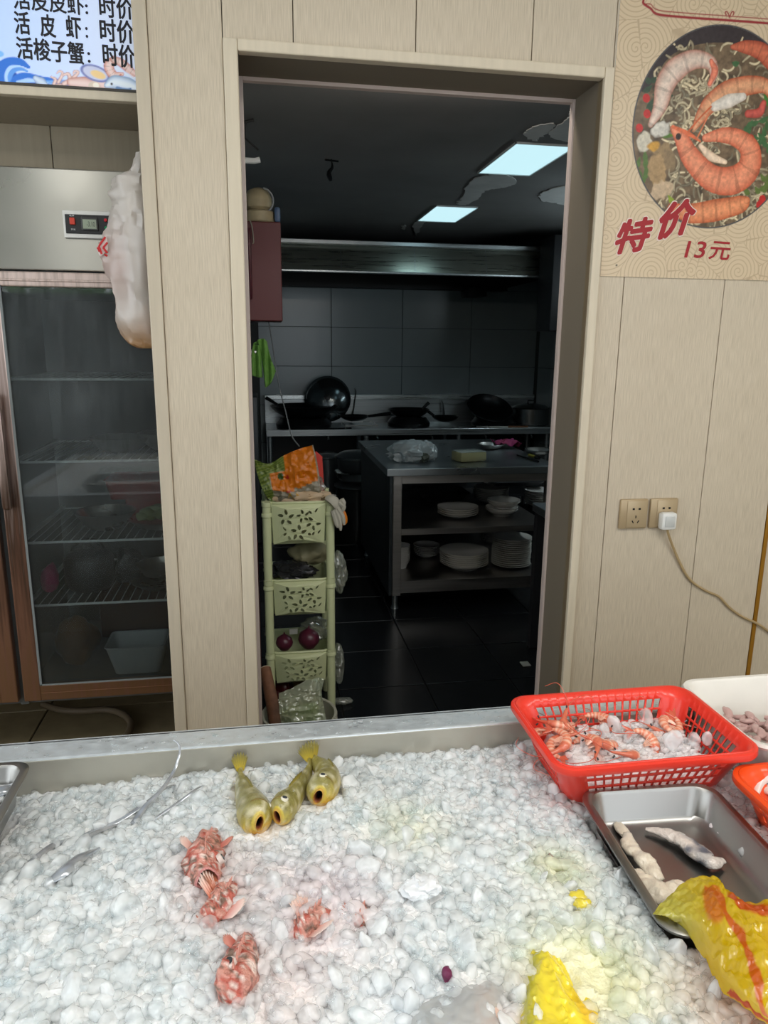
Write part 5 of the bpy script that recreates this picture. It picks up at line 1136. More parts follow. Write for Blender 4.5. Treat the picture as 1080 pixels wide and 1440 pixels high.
def scatter(n, rmin, rmax, seed, zoff, mat_, name, base, kinds=(0, 14), parent=None, dens=None):
    r_ = np.random.default_rng(seed); x = r_.uniform(-.95, 1.2, n*3); y = r_.uniform(.30, 1.19, n*3); ok = np.ones(len(x), bool)
    z = H(x, y); v_ = vis(x, y, z); ok &= v_ | (r_.random(len(x)) < .18)
    for x0, x1, y0, y1, zz in FOOT: ok &= ~((x > x0-.013) & (x < x1+.013) & (y > y0-.013) & (y < y1+.013))
    for kx, ky, kr in KEEP: ok &= np.hypot(x-kx, y-ky) > kr
    x, y, z = x[ok][:n], y[ok][:n], z[ok][:n]; n = len(x)
    s_ = r_.uniform(rmin, rmax, n)*np.where(r_.random(n) < .15, 1.25, 1); k_ = r_.integers(*kinds, n)
    ang = r_.normal(size=(n, 4)); ang /= np.linalg.norm(ang, axis=1)[:, None]; a, b, c, d = ang.T
    R_ = np.stack([np.stack([1-2*(c*c+d*d), 2*(b*c-a*d), 2*(b*d+a*c)], -1), np.stack([2*(b*c+a*d), 1-2*(b*b+d*d), 2*(c*d-a*b)], -1), np.stack([2*(b*d-a*c), 2*(c*d+a*b), 1-2*(b*b+c*c)], -1)], 1)
    V = np.stack(shp)[k_]*s_[:, None, None]; V = np.einsum('nij,nvj->nvi', R_, V); V[..., 2] *= .8
    V += np.stack([x, y, z+zoff+s_*r_.uniform(-.15, .35, n)], -1)[:, None]
    V[..., 1] = np.minimum(V[..., 1], BY1-.003)
    cols = tint(x, y, base)*r_.uniform(.93, 1.0, (n, 1)); C_ = np.repeat(cols[:, None], nv, 1).reshape(-1, 3)
    me = bpy.data.meshes.new(name); F = (F0[None]+np.arange(n)[:, None, None]*nv).reshape(-1, 3)
    me.vertices.add(n*nv); me.vertices.foreach_set('co', V.astype(np.float32).ravel())
    me.loops.add(F.size); me.loops.foreach_set('vertex_index', F.astype(np.int32).ravel())
    me.polygons.add(len(F)); me.polygons.foreach_set('loop_start', np.arange(0, F.size, 3, dtype=np.int32)); me.update(calc_edges=True)
    at_ = me.color_attributes.new('Col', 'FLOAT_COLOR', 'POINT'); at_.data.foreach_set('color', np.concatenate([C_, np.ones((len(C_), 1))], 1).astype(np.float32).ravel())
    me.shade_smooth(); me.materials.append(mat_)
    o = bpy.data.objects.new(name, me); COL.objects.link(o); return o
im1 = ice_mat('ice_frosted', .42, .12, bump=.3); im2 = ice_mat('ice_clear', .62, .05, bump=.4)
o = scatter(5200, .008, .0155, 1, -.001, im1, 'ice_nuggets', (.955, .96, .958)); tag(o, 'small frosted ice nuggets heaped over the bench', 'ice', kind='stuff')
o = scatter(2600, .006, .012, 2, .005, im2, 'clear_ice_nuggets', (.97, .985, .99)); tag(o, 'small clear ice nuggets glinting on top of the heap', 'ice', kind='stuff')
# the biggest lumps lie free on top: one object each
lump_shapes, F3 = ice_shapes(10, 3); lump_me = []
for k, V in enumerate(lump_shapes):
    me = bpy.data.meshes.new('ice_lump'); me.from_pydata((V*.0165).tolist(), [], F3.tolist()); me.shade_smooth(); me.materials.append(ice_mat('ice_lump_clear', .55, .08, (.97, .985, .99), bump=.4) if k % 2 else ice_mat('ice_lump_frosted', .25, .2, (.94, .96, .97))); lump_me.append(me)
r_ = np.random.default_rng(77); cnt = 0; LP = []
while cnt < 150:
    x, y = r_.uniform(-.5, .6), r_.uniform(.52, 1.17); z = float(H(np.array(x), np.array(y)))
    if not vis(np.array(x), np.array(y), np.array(z), 10): continue
    if any(x0-.012 < x < x1+.012 and y0-.012 < y < y1+.012 for x0, x1, y0, y1, _ in FOOT): continue
    if any(math.hypot(x-a, y-b) < c+.008 for a, b, c in KEEP) or any(math.hypot(x-a, y-b) < .026 for a, b in LP): continue
    LP.append((x, y)); o = bpy.data.objects.new('ice_lump', lump_me[cnt % 10]); COL.objects.link(o); s_ = r_.uniform(.75, 1.25)
    o.location = (x, y, z+.006); o.rotation_euler = tuple(r_.uniform(0, 6.28, 3)); o.scale = (s_, s_, s_*.9)
    zone = 'along the far steel wall' if y > 1.05 else 'around the red fish' if x < .14 and y < .95 and x > -.15 else 'among the ribbonfish' if x < -.1 else 'between the red basket and the open ice' if y > .9 else 'beside the steel tray and yellow bag' if x > .3 else 'in the middle of the bench'
    ky = 'clear glassy' if cnt % 10 % 2 else 'milky white'
    tag(o, ky+' lump of loose ice '+zone, 'ice', ky+' ice lumps '+zone); cnt += 1

# ================================================================== FISH
def fish_body(name, path, rad, colfn, m_, parent, mouth=.0, up=(0, 0, 1), n=20, N=46, bump=0, seed=0, lipc=(.62, .36, .06)):
    """loft from tail to snout; rad = (half height); the snout opens inward when mouth > 0"""
    P = spline(path, N); rr_ = np.interp(np.linspace(0, 1, N), [q_[0] for q_ in rad], [q_[1] for q_ in rad]); aa = np.interp(np.linspace(0, 1, N), [q_[0] for q_ in rad], [q_[2] if len(q_) > 2 else .7 for q_ in rad])
    T = np.gradient(P, axis=0); T /= np.linalg.norm(T, axis=1)[:, None]; U = np.array(up, float); ls = []; cs = []; a = np.linspace(0, 2*math.pi, n, endpoint=False)
    frames = []
    for k in range(N):
        B = U-T[k]*(U@T[k]); B /= np.linalg.norm(B); A = np.cross(T[k], B); frames.append((P[k], T[k], A, B, rr_[k]))
        t_ = k/(N-1); off = P[k]+rr_[k]*(np.outer(np.cos(a)*aa[k], A)+np.outer(np.sin(a), B))
        if bump: off = off+(off-P[k])*(bump*fbm(off, 70, seed, 3))[:, None]
        ls.append(off); cs.append(colfn(t_, a, off))
    if mouth:
        P0, T0, A, B, r0 = frames[-1]; rim = ls[-1]
        for f_, dpt, c_ in ((1.0, .004, lipc), (.85, .006, lipc), (.68, .001, (.30, .09, .04)), (.55, -.010, (.02, .008, .006)), (.2, -.022, (.01, .004, .003))):
            ls.append(P0+(rim-P0)*f_+T0*dpt*mouth); cs.append(np.tile(c_, (n, 1)))
    mb = MB(); mb.loops(ls, True, True, c=np.concatenate(cs)); o = mb.build(name, m_, parent, angle=80); return o, frames
fish_m = mat('wet_fish', (.6, .5, .2), .28, attr=True, coat=.4, bump=.35, bscale=420)
fin_m = mat('fish_fin', (.6, .55, .2), .4, attr=True)
def eye(parent, p, nrm, r, ring=(.75, .72, .5)):
    nrm = np.array(nrm, float); nrm /= np.linalg.norm(nrm)
    o = MB(); o.tube([p-nrm*r*.6, p+nrm*r*.12, p+nrm*r*.3], [r, r, r*.8], 14).build('eye', mat('eye_ring_%d' % int(ring[0]*100+ring[2]*10), ring, .2), parent)
    MB().tube([p+nrm*r*.2, p+nrm*r*.45, p+nrm*r*.55], [r*.68, r*.6, r*.3], 12).build('pupil', mat('pupil', (.05, .055, .06), .08), parent)
def fin(parent, root0, root1, dirs, L_, c0, c1, name='fin', nr=9, spl=1.0, wav=.002):
    root0, root1, d0, d1 = map(lambda v: np.array(v, float), (root0, root1, dirs[0], dirs[1])); P = []; C_ = []
    for i in range(nr*2-1):
        u = i/(nr*2-2); b = root0+(root1-root0)*u; d = d0+(d1-d0)*u; d /= np.linalg.norm(d); Lk = L_*(1 if i % 2 == 0 else .86)*(.75+.25*math.sin(math.pi*u)) 
        P.append([b+d*Lk*v for v in np.linspace(0, 1, 6)]); C_.append([np.array(c0)*(1-v)+np.array(c1)*v for v in np.linspace(0, 1, 6)])
    P = np.array(P); P[..., 2] += wav*np.sin(np.arange(nr*2-1)*math.pi)[:, None]
    P[1::2, :, 2] -= wav
    MB().grid(P, np.array(C_)).build(name, fin_m, parent, solid=.0008)
OL, YE, OR_, SI, PK = map(np.array, (rgb(150, 142, 78), rgb(222, 196, 70), rgb(228, 165, 50), rgb(222, 214, 180), rgb(215, 190, 170)))
def croaker_col(side):
    def f(t, a, P):
        s_ = np.sin(a)*side[1]+np.cos(a)*side[0]; w1 = np.clip(s_*.8+.5, 0, 1)[:, None]; base = OL*w1+YE*(1-w1); w2 = np.clip(-s_*1.2-.2, 0, 1)[:, None]; base = base*(1-w2)+OR_*w2
        n_ = .5+.5*vnoise(P, 420, 2); base = base*(.62+.55*n_[:, None])
        sc = np.clip(vnoise(P*np.array((1, .5, 1)), 150, 6)*1.5, 0, 1)[:, None]*.75; base = base*(1-sc)+SI*sc
        if t > .965: base = base*.3+YE*.7
        return base
    return f
def croaker(lab, path, up, rads, side, eyes, tail_dir, tail_w, extra=None, seed=0):
    hd = np.array(path[0]); t = thing('yellow_croaker', lab, 'fish', tuple(hd))
    o, fr = fish_body('body', path, rads, croaker_col(side), fish_m, t, 1.0, up, seed=seed)
    P0, T0, A, B, r0 = fr[0]; w_ = np.array(tail_w, float); w_ /= np.linalg.norm(w_); td = np.array(tail_dir, float); td /= np.linalg.norm(td)
    fin(t, P0-w_*.006, P0+w_*.006, (td-w_*.42, td+w_*.42), .034, YE*.9, OL*.55, 'tail_fin', 8)
    for k0, k1, s_ in ((14, 24, .9),):
        Pa, Ta, Aa, Ba, ra = fr[k0]; Pb, Tb, Ab, Bb, rb_ = fr[k1]; fin(t, Pa+Ba*ra*.8, Pb+Bb*rb_*.85, (Ba-Ta*.8, Bb-Tb*.8), .010, YE*.8, OL*.6, 'dorsal_fin', 7, wav=.0006)
    k = 20; Pk, Tk, Ak, Bk, rk = fr[k]; Pk2, _, _, Bk2, rk2 = fr[34]
    for s_, side_, r1 in eyes:
        Pe, Te, Ae, Be, re = fr[s_]; d = Ae*side_[0]+Be*side_[1]; d = d/np.linalg.norm(d); eye(t, Pe+d*re*r1, d, .0062, (.80, .76, .62))
    MB().tube([fr[37][0]+(fr[37][2]*q_[0]+fr[37][3]*q_[1])*fr[37][4]*1.01 for q_ in [(math.cos(v)*.78, math.sin(v)) for v in np.linspace(-.6, 2.4, 12)]], .0012, 5).build('gill_edge', mat('gill_line', rgb(130, 110, 50), .4), t)
    if extra: extra(t, fr)
    return t
rC = [(0, .006, .6), (.12, .0065, .6), (.3, .014, .7), (.55, .023, .78), (.75, .026, .82), (.88, .023, .85), (.96, .017, .9), (1, .013, .95)]
rC = [(0, .0065, .7), (.10, .007, .7), (.3, .017, .8), (.55, .026, .88), (.70, .0295, .9), (.84, .027, .9), (.92, .021, .8), (.97, .0155, .62), (1, .013, .5)]
croaker('olive yellow croaker with both its eye and open mouth showing, beside the ribbonfish tails', FP[0], (.25, .1, 1), rC, (.3, 1), [(36, (-.75, .62), .93)], (-.05, .35, 1), (1, .0, .1), seed=1)
croaker('slim golden croaker lying between the two plumper croakers', FP[1], (-.3, .1, 1), [(0, .0065, .6), (.12, .007, .6), (.3, .014, .7), (.55, .021, .8), (.70, .024, .85), (.84, .0215, .85), (.92, .0175, .75), (.97, .0135, .6), (1, .012, .5)], (-.5, .7), [(37, (-.5, .85), .93)], (-.35, .2, 1), (.9, .0, .3), seed=2)
croaker('orange-lipped croaker farthest along the rim, next to bare ice', FP[2], (.45, .1, 1), [(0, .0065, .6), (.15, .012, .75), (.35, .022, .85), (.6, .0275, .9), (.72, .0275, .95), (.84, .025, .95), (.92, .021, .85), (.97, .016, .7), (1, .014, .58)], (.5, .8), [(36, (.3, .95), .95)], (-.2, .3, 1), (1, 0, .1), seed=3)

RD, RD2, WHT, BRN = map(np.array, (rgb(192, 90, 74), rgb(212, 146, 130), rgb(232, 208, 198), rgb(120, 92, 76)))
def rock_col(t, a, P):
    n1 = vnoise(P, 110, 3); n2 = vnoise(P, 240, 8); c = np.where((n1 > .05)[:, None], RD, RD2); c = np.where((n2 > .35)[:, None], WHT, c); c = np.where((n1*n2 < -.12)[:, None], BRN, c); n5 = vnoise(P, 420, 4)[:, None]; c = c*(1-.35*np.clip(n5, 0, 1))+WHT*.25*np.clip(-n5, 0, 1)
    return c*(.85+.3*(vnoise(P, 500, 1)[:, None]*.5+.5))
rock_m = mat('red_fish_skin', (.7, .25, .2), .35, attr=True, coat=.3, bump=.6, bscale=300)
def rockfish(lab, path, rads, up=(0, 0, 1), eyes=(), fins=(), mouth=.0, name='red_rockfish', seed=0, spikes=True):
    path = [np.array(q_)-(0, 0, .004) for q_ in path]; t = thing(name, lab, 'fish', tuple(path[0])); o, fr = fish_body('body', path, rads, rock_col, rock_m, t, mouth, up, bump=.26, seed=seed, n=28, N=56, lipc=(.72, .30, .28)); fr = [fr[int(k*55/45)] for k in range(46)]
    for k, d_, r_ in eyes:
        Pe, Te, Ae, Be, re = fr[k]; d = Ae*d_[0]+Be*d_[1]; d /= np.linalg.norm(d); eye(t, Pe+d*re*.9, d, r_, (.72, .6, .55))
    for k, s_, L_, cA, cB in fins:
        Pe, Te, Ae, Be, re = fr[k]; b0 = Pe+Ae*s_*re*.6+Be*re*.5; fin(t, b0-Te*.010, b0+Te*.010, (Ae*s_+Be*.5-Te*1.0, Ae*s_+Be*.7-Te*.1), L_, cA, cB, 'pectoral_fin', 7, wav=.002)
    if spikes:
        g_ = MB(); 
        for k in range(14, 40, 3):
            Pe, Te, Ae, Be, re = fr[k]; g_.tube([Pe+Be*re*.85, Pe+Be*(re+.007)-Te*.004], [.0022, .0006], 5, c=RD2)
        g_.build('dorsal_spines', rock_m, t)
    return t
rR = [(0, .010, .8), (.25, .024, .85), (.55, .031, .9), (.78, .031, .95), (.9, .024, 1), (1, .015, 1.1)]
ORG = np.array(rgb(215, 115, 75))
rockfish('red rockfish head with a gaping pink mouth, nearest the croakers', RP[0], rR, (.1, .1, 1), [(37, (-.85, .55), .0075)], [(20, -1, .024, RD, RD2), (24, 1, .026, RD2, WHT)], 1.0)
rockfish('orange-finned red rockfish lying just below the gaping one', RP[1], [(0, .012, .8), (.3, .024, .8), (.6, .024, .8), (.85, .018, .9), (1, .008, 1)], (.2, .1, 1), [], [(14, 1, .036, ORG, BRN*1.3), (20, 1, .034, ORG, WHT), (28, -1, .03, RD, WHT)], 0)
rockfish('red rockfish with a large staring eye, lowest of the red fish', RP[2], [(0, .012, .9), (.2, .018, .9), (.45, .022, .9), (.7, .027, .9), (.85, .022, 1.0), (1, .009, 1.2)], (0, .1, 1), [(31, (.30, .95), .0085)], [(12, 1, .02, RD, RD2)], 0, seed=4)
rockfish('pale red fish mostly covered by ice between the staring one and the edge fish', RP[3], [(0, .010, .8), (.3, .026, .9), (.6, .026, .9), (.85, .018, 1), (1, .008, 1)], (0, .1, 1), [], [(20, 1, .03, RD2, WHT), (26, -1, .03, RD2, WHT)], 0, seed=6)
rockfish('small red fin piece poking from the ice by the crumpled white packet', RP[4], [(0, .008, .8), (.4, .016, .8), (.8, .014, .9), (1, .006, 1)], (0, .1, 1), [], [(24, 1, .022, RD, RD2)], 0, seed=8)
# silver ribbonfish: long flat bodies in the ice, whip tails standing up
rib_m = mat('silver_ribbon', (.50, .53, .57), .2, metal=.55, coat=.4, var=.25, vscale=(50, 50, 50))
def ribbon(lab, pts, w_, th=.35):
    P = [np.array(p) for p in pts]; o = MB().tube(spline(P, 50), w_, 10, squash=th).build('ribbonfish', rib_m); return tag(o, lab, 'fish')
def zi(x, y, dz=.0): 
    dz = dz+.006; p = PZ(x, y, .775); return np.array((p[0], p[1], float(H(np.array(p[0]), np.array(p[1])))+dz))
ribbon('thick silver ribbonfish back surfacing in the ice', [zi(62, 1250, .0), zi(90, 1236, .006), zi(115, 1215, .008), zi(140, 1193, .002)], [.004, .011, .010, .002], .5)
ribbon('silver ribbonfish whose curled tail stands highest above the ice', [zi(188, 1157, .002), zi(205, 1138, .012), PY(228, 1110, 1.10), PY(244, 1085, 1.14), PY(252, 1062, 1.16), PY(252, 1048, 1.175), PY(244, 1040, 1.185)], [.0065, .005, .0042, .003, .0022, .0016, .001], .4)
ribbon('silver ribbonfish tail bending along the steel wall behind the highest tail', [zi(120, 1170, .002), zi(165, 1150, .004), zi(205, 1130, .009), zi(235, 1109, .014), PY(258, 1103, 1.19), PY(266, 1104, 1.19)], [.003, .005, .004, .003, .002, .0012], .4)
ribbon('thin silver tail running up to the steel wall near the first croaker', [zi(215, 1152, .001), zi(250, 1132, .008), zi(280, 1112, .012), PY(294, 1103, 1.185)], [.002, .003, .002, .001], .5)
ribbon('short dark ribbonfish tail touching the wall next to the first croaker', [zi(330, 1098, .004), PY(352, 1088, 1.18), PY(378, 1077, 1.19)], [.002, .002, .001], .5)
ribbon('faint ribbonfish back nearest the steel tray with fish', [zi(25, 1235, -.002), zi(45, 1215, .003), zi(75, 1188, .002), zi(95, 1175, -.003)], [.002, .006, .006, .002], .5)
ribbon('faint long ribbonfish edge between the thick back and the high tail', [zi(95, 1195, -.002), zi(125, 1175, .004), zi(150, 1160, .004), zi(172, 1148, -.002)], [.002, .005, .005, .002], .5)
# small crumpled white bag, frozen pieces
g_ = MB(); q_ = zi(590, 1268, .008); blob(g_, q_, (.022, .016, .010), 61, .3, 7, 4, ridged=True); tag(g_.build('white_packet', mat('white_film2', (.80, .82, .84), .35)), 'crumpled white plastic packet lying in the ice', 'packet')
g_ = MB(); q_ = zi(628, 1385, .004); blob(g_, q_, (.006, .008, .008), 62, .2, 7, 3); tag(g_.build('purple_scrap', mat('purple_dark', rgb(110, 40, 75), .5)), 'tiny dark purple scrap in the ice near the yellow bag', 'scrap')
# yellow bagged fish sunk in the ice at the front
yel_m = mat('yellow_bag_film', rgb(236, 214, 40), .2, attr=True, coat=.5, bump=.2, bscale=60)
t = thing('yellow_fish_bag', 'yellow fish bag sunk in the ice near the bench front', 'bag', (.345, .66, .77))
def ypt(x, y, dz=0): p = PZ(x, y, .785+dz); return p
Pp = np.array([[ypt(x, y, z) for x, y, z in r_] for r_ in (((745, 1338, -.015), (760, 1340, 0), (778, 1346, 0), (792, 1356, -.015)), ((730, 1372, -.015), (752, 1374, .006), (785, 1378, .008), (808, 1390, -.012)), ((722, 1408, -.015), (750, 1412, .010), (795, 1412, .010), (842, 1420, -.012)), ((718, 1440, -.018), (752, 1446, .012), (800, 1446, .010), (868, 1446, -.016)), ((715, 1490, -.02), (752, 1500, .01), (800, 1500, .01), (880, 1500, -.02)))])
P = patch(Pp, 60, 60); U, V_ = np.meshgrid(np.linspace(0, 1, 60), np.linspace(0, 1, 60)); P[..., 2] += .004*ridge(P*np.array((1, .4, 1)), 70, 4)+.002*ridge(P, 130, 2)
cc = np.zeros(P.shape); cc[:] = rgb(240, 218, 60); gm = np.clip(1-np.abs(U-.25)/.22, 0, 1)[..., None]; cc = cc*(1-gm*.8)+np.array(rgb(160, 158, 60))*gm*.8
om = np.clip(vnoise(P, 40, 9)-.25, 0, 1)[..., None]*np.clip(U*2-.8, 0, 1)[..., None]; cc = cc*(1-om)+np.array(rgb(225, 150, 40))*om
MB().grid(P, cc).build('bag_film', yel_m, t)
g_ = MB(); 
for k, (x, y) in enumerate(((812, 1268), (820, 1280))): q_ = zi(x, y, .002); blob(g_, q_, (.012, .009, .006), 65+k, .3, 8, 3, c_=rgb(228, 208, 70))
tag(g_.build('yellow_scrap', yel_m), 'yellow fish scrap showing through the ice by the steel tray', 'scrap')
# knobbly clear plastic sheet over the ice at the front edge
t = thing('clear_fish_bag', 'clear plastic bag of pale fish between the purple scrap and the yellow bag', 'bag', (.24, .60, .77))
Pp = np.array([[ypt(x, y, z) for x, y, z in r_] for r_ in (((610, 1400, -.02), (650, 1392, -.004), (690, 1384, .0), (716, 1380, -.02)), ((560, 1425, -.02), (620, 1415, .006), (680, 1405, .012), (722, 1405, -.01)), ((550, 1450, -.02), (620, 1450, .010), (680, 1450, .014), (722, 1450, -.01)), ((550, 1500, -.02), (620, 1500, .010), (680, 1500, .012), (722, 1500, -.01)))])
P = patch(Pp, 40, 40); P = crumple(P, .004, 40, 4, (0, 0, 1)); MB().grid(P).build('bag_film', film('clear_film2', (.84, .84, .83), .15, .6, False, .2), t)
g_ = MB(); q_ = ypt(690, 1440, -.002); blob(g_, q_, (.018, .05, .012), 71, .2, 6, 3); g_.build('pale_fish', mat('pink_fish', rgb(232, 200, 185), .4), t)

# ================================================================== BASKETS, TUBS AND TRAYS ON THE ICE
def crate(name, lab, cat, cx, cy, w, d, zt, zb, taper, m_, pitch=.0135, hole=.72, rows=5, solid_end=.012, rot=0, r=.03, band=.012):
    t = thing(name, lab, cat, (cx, cy, zb)); Ht = zt-zb
    cols = []                                                  # (kind, side, frac) along the perimeter; last item: lattice hole after this column?
    lens = (w-2*r, d-2*r, w-2*r, d-2*r)
    for sd in range(4):
        L_ = lens[sd]; n_ = max(1, int((L_-2*solid_end)/pitch)); p_ = (L_-2*solid_end)/n_
        cols.append((sd, 0.0, False))
        for k in range(n_):
            cols.append((sd, (solid_end+k*p_+p_*(1-hole)/2)/L_, True)); cols.append((sd, (solid_end+(k+1)*p_-p_*(1-hole)/2)/L_, False))
        cols.append((sd, 1.0, False))
        for k in range(1, 6): cols.append((sd+10, k/6, False))
    def ring(w_, d_, r_, z):
        out = []
        for sd, f_, _ in cols:
            if sd < 10:
                s_ = {0: (w_/2-r_-f_*(w_-2*r_), d_/2), 1: (-w_/2, d_/2-r_-f_*(d_-2*r_)), 2: (-w_/2+r_+f_*(w_-2*r_), -d_/2), 3: (w_/2, -d_/2+r_+f_*(d_-2*r_))}[sd]
            else:
                k = sd-10; c_ = ((-1, 1), (-1, -1), (1, -1), (1, 1))[k]; a = math.pi/2*(k+1)+math.pi/2*f_
                s_ = (c_[0]*(w_/2-r_)+r_*math.cos(a), c_[1]*(d_/2-r_)+r_*math.sin(a))
            out.append((*s_, z))
        return out
    def lvl(f_): k = taper*(1-f_)**.9+(.006 if f_ == 0 else 0); return ring(w-2*k, d-2*k, r, f_*Ht)
    fs = [0, band/Ht*.6]; lat = [False]; top = 1-.016/Ht; rp = (top-fs[-1])/rows
    for k in range(rows):
        lat.append(True); fs.append(fs[1]+(k+hole)*rp)
        if k < rows-1: lat.append(False); fs.append(fs[1]+(k+1)*rp)
    lat.append(False); fs.append(1.0)
    R_ = np.array([lvl(f_) for f_ in fs]); n_ = len(cols); F = []
    for a in range(len(fs)-1):
        for b in range(n_):
            if lat[a] and cols[b][2]: continue
            c_ = (b+1) % n_; F.append((a*n_+b, a*n_+c_, (a+1)*n_+c_, (a+1)*n_+b))
    MB().add(R_.reshape(-1, 3), F).build('lattice_wall', m_, t, local=True, solid=.0028)
    # floor grid
    w0, d0 = w-2*taper-.012, d-2*taper-.012; nx, ny = int(w0/pitch), int(d0/pitch); xs = np.linspace(-w0/2, w0/2, nx*2+1); ys = np.linspace(-d0/2, d0/2, ny*2+1)
    G = np.array([[(x, y, .0015) for x in xs] for y in ys]); F = [(i*len(xs)+j, i*len(xs)+j+1, (i+1)*len(xs)+j+1, (i+1)*len(xs)+j) for i in range(len(ys)-1) for j in range(len(xs)-1) if not (i % 2 and j % 2)]
    MB().add(G.reshape(-1, 3), F).build('basket_floor', m_, t, local=True, smooth=False, solid=.0025)
    g_ = MB(); g_.loops([rrect(w+a, d+a, r+a/2, z, 0, 0, 8) for a, z in ((-.004, Ht-.016), (.012, Ht-.015), (.018, Ht-.010), (.016, Ht-.002), (.008, Ht), (-.002, Ht-.001), (-.006, Ht-.005), (-.006, Ht-.014), (-.004, Ht-.016))], False, False)
    g_.build('rim', m_, t, local=True); t.rotation_euler.z = rot; return t
redp = mat('coral_red_plastic', rgb(232, 60, 44), .32, coat=.3); orp = mat('orange_red_plastic', rgb(238, 78, 26), .3, coat=.3)
crate('shrimp_basket', 'coral red lattice basket of shrimp and ice beside the doorway end of the bench', 'basket', .617, 1.064, .345, .235, .862, .765, .038, redp, pitch=.0162, hole=.8, rows=4, solid_end=.006)
crate('seafood_basket', 'orange-red basket holding pale squid below the white tub', 'basket', .905, .812, .345, .262, .838, .760, .03, orp, pitch=.018, hole=.6, rows=3, r=.035)
crate('fish_basket', 'red basket mostly hidden beneath the yellow printed bag', 'basket', .745, .478, .40, .32, .828, .760, .03, redp, pitch=.018, hole=.6, rows=3, r=.035)
# white tub
wt = thing('white_tub', 'white rectangular plastic tub of pink baby squid', 'tub', (1.045, 1.082, .76))
MB().rr([(.44, .19, .03, .0), (.48, .232, .035, .085), (.50, .25, .04, .088), (.508, .258, .044, .094), (.503, .253, .042, .099), (.488, .238, .036, .099), (.478, .228, .034, .094), (.432, .182, .028, .006)], 0, 0, 8, cap0=True).build('tub_body', mat('tub_white', rgb(226, 222, 214), .3, var=.04, vscale=(15, 15, 15)), wt, local=True)
# steel trays
tray_steel = brushed('tray_steel', (.38, .375, .36), .34, (6, 6, 6), .08)
def tray(lab, cx, cy, w, d, zt, zb, rot=0, k=.022, cr=.035):
    t = thing('steel_tray', lab, 'tray', (cx, cy, zb)); Ht = zt-zb
    MB().rr([(w, d, cr, Ht-.006), (w+.002, d+.002, cr, Ht-.002), (w-.004, d-.004, cr, Ht), (w-.020, d-.020, cr*.9, Ht), (w-.026, d-.026, cr*.88, Ht-.004), (w-.026-k*.6, d-.026-k*.6, cr*.85, .010), (w-.036-k*.8, d-.036-k*.8, cr*.8, .003), (w-.055-k, d-.055-k, cr*.6, .0015)], 0, 0, 8).build('tray_pan', tray_steel, t, local=True, solid=.0012)
    t.rotation_euler.z = rot; return t
tray('steel tray of pale fish roe between the red basket and the yellow bag', .592, .817, .228, .300, .803, .748, math.radians(-3))
tray('steel tray of ice and grey fish on the ribbonfish side', -.632, 1.0, .49, .29, .832, .768, 0, .02, .03)
# pale roe in the tray
roe = mat('pale_roe', rgb(232, 220, 200), .3, var=.06, vscale=(60, 60, 60), coat=.4, bump=.3, bscale=150)
def lumpy(name, lab, pts, rads, m_, cat, seed, colfn=None, amp=.28, sq=.6):
    P = spline([PZ(x, y, z) for x, y, z in pts], 40); rr2 = np.interp(np.linspace(0, 1, 40), np.linspace(0, 1, len(rads)), rads); g_ = MB(); g_.tube(P, rr2, 16, squash=sq)
    V = g_.v[0]; C_ = np.repeat(P, 16, 0); V = C_+(V-C_)*(1+amp*(ridge(V, 75, seed)+.5*vnoise(V, 160, seed)))[:, None]; V[:, 2] = np.maximum(V[:, 2], .7515); g_.v[0] = V
    if colfn is not None: g_.c = [colfn(V, np.repeat(np.linspace(0, 1, 40), 16))]
    return tag(g_.build(name, m_, angle=80), lab, cat)
lumpy('fish_roe', 'knobbly cream roe strip along the inner wall of the steel tray', [(882, 1172, .762), (886, 1192, .762), (902, 1205, .764), (916, 1222, .762), (930, 1238, .76)], [.006, .011, .010, .013, .011, .005], roe, 'roe', 1)
def skin_col(V, t):
    w_ = np.clip((t-.35)/.15, 0, 1)*np.clip((.85-t)/.12, 0, 1)*np.clip(vnoise(V, 90, 3)+.6, 0, 1); c = np.array(rgb(225, 214, 204))*(1-w_[:, None])+np.array(rgb(95, 100, 112))*w_[:, None]; return c
lumpy('fish_slice', 'grey-skinned pale fish piece lying across the steel tray', [(908, 1166, .757), (930, 1170, .760), (955, 1180, .762), (980, 1197, .763), (1000, 1212, .764), (1018, 1210, .760)], [.003, .007, .011, .012, .013, .009, .004], mat('fish_slice_skin', (.7, .65, .6), .35, attr=True, coat=.4, bump=.4, bscale=200), 'fish', 2, skin_col)
lumpy('fish_roe', 'white roe clump by the corner of the yellow bag', [(893, 1226, .765), (912, 1246, .768), (934, 1262, .77), (948, 1278, .77)], [.008, .014, .018, .016, .012], roe, 'roe', 3)
lumpy('fish_roe', 'small white roe piece tucked under the yellow bag edge', [(936, 1256, .775), (950, 1248, .775), (966, 1244, .772)], [.008, .010, .009, .006], roe, 'roe', 5)
q_ = PZ(870, 1168, .754); g_ = MB(); blob(g_, (q_[0]+.004, q_[1]-.002, .757), (.010, .018, .006), 5, .2, 7, 3); tag(g_.build('white_flake', roe), 'thin white flake at the corner of the steel tray', 'flake')
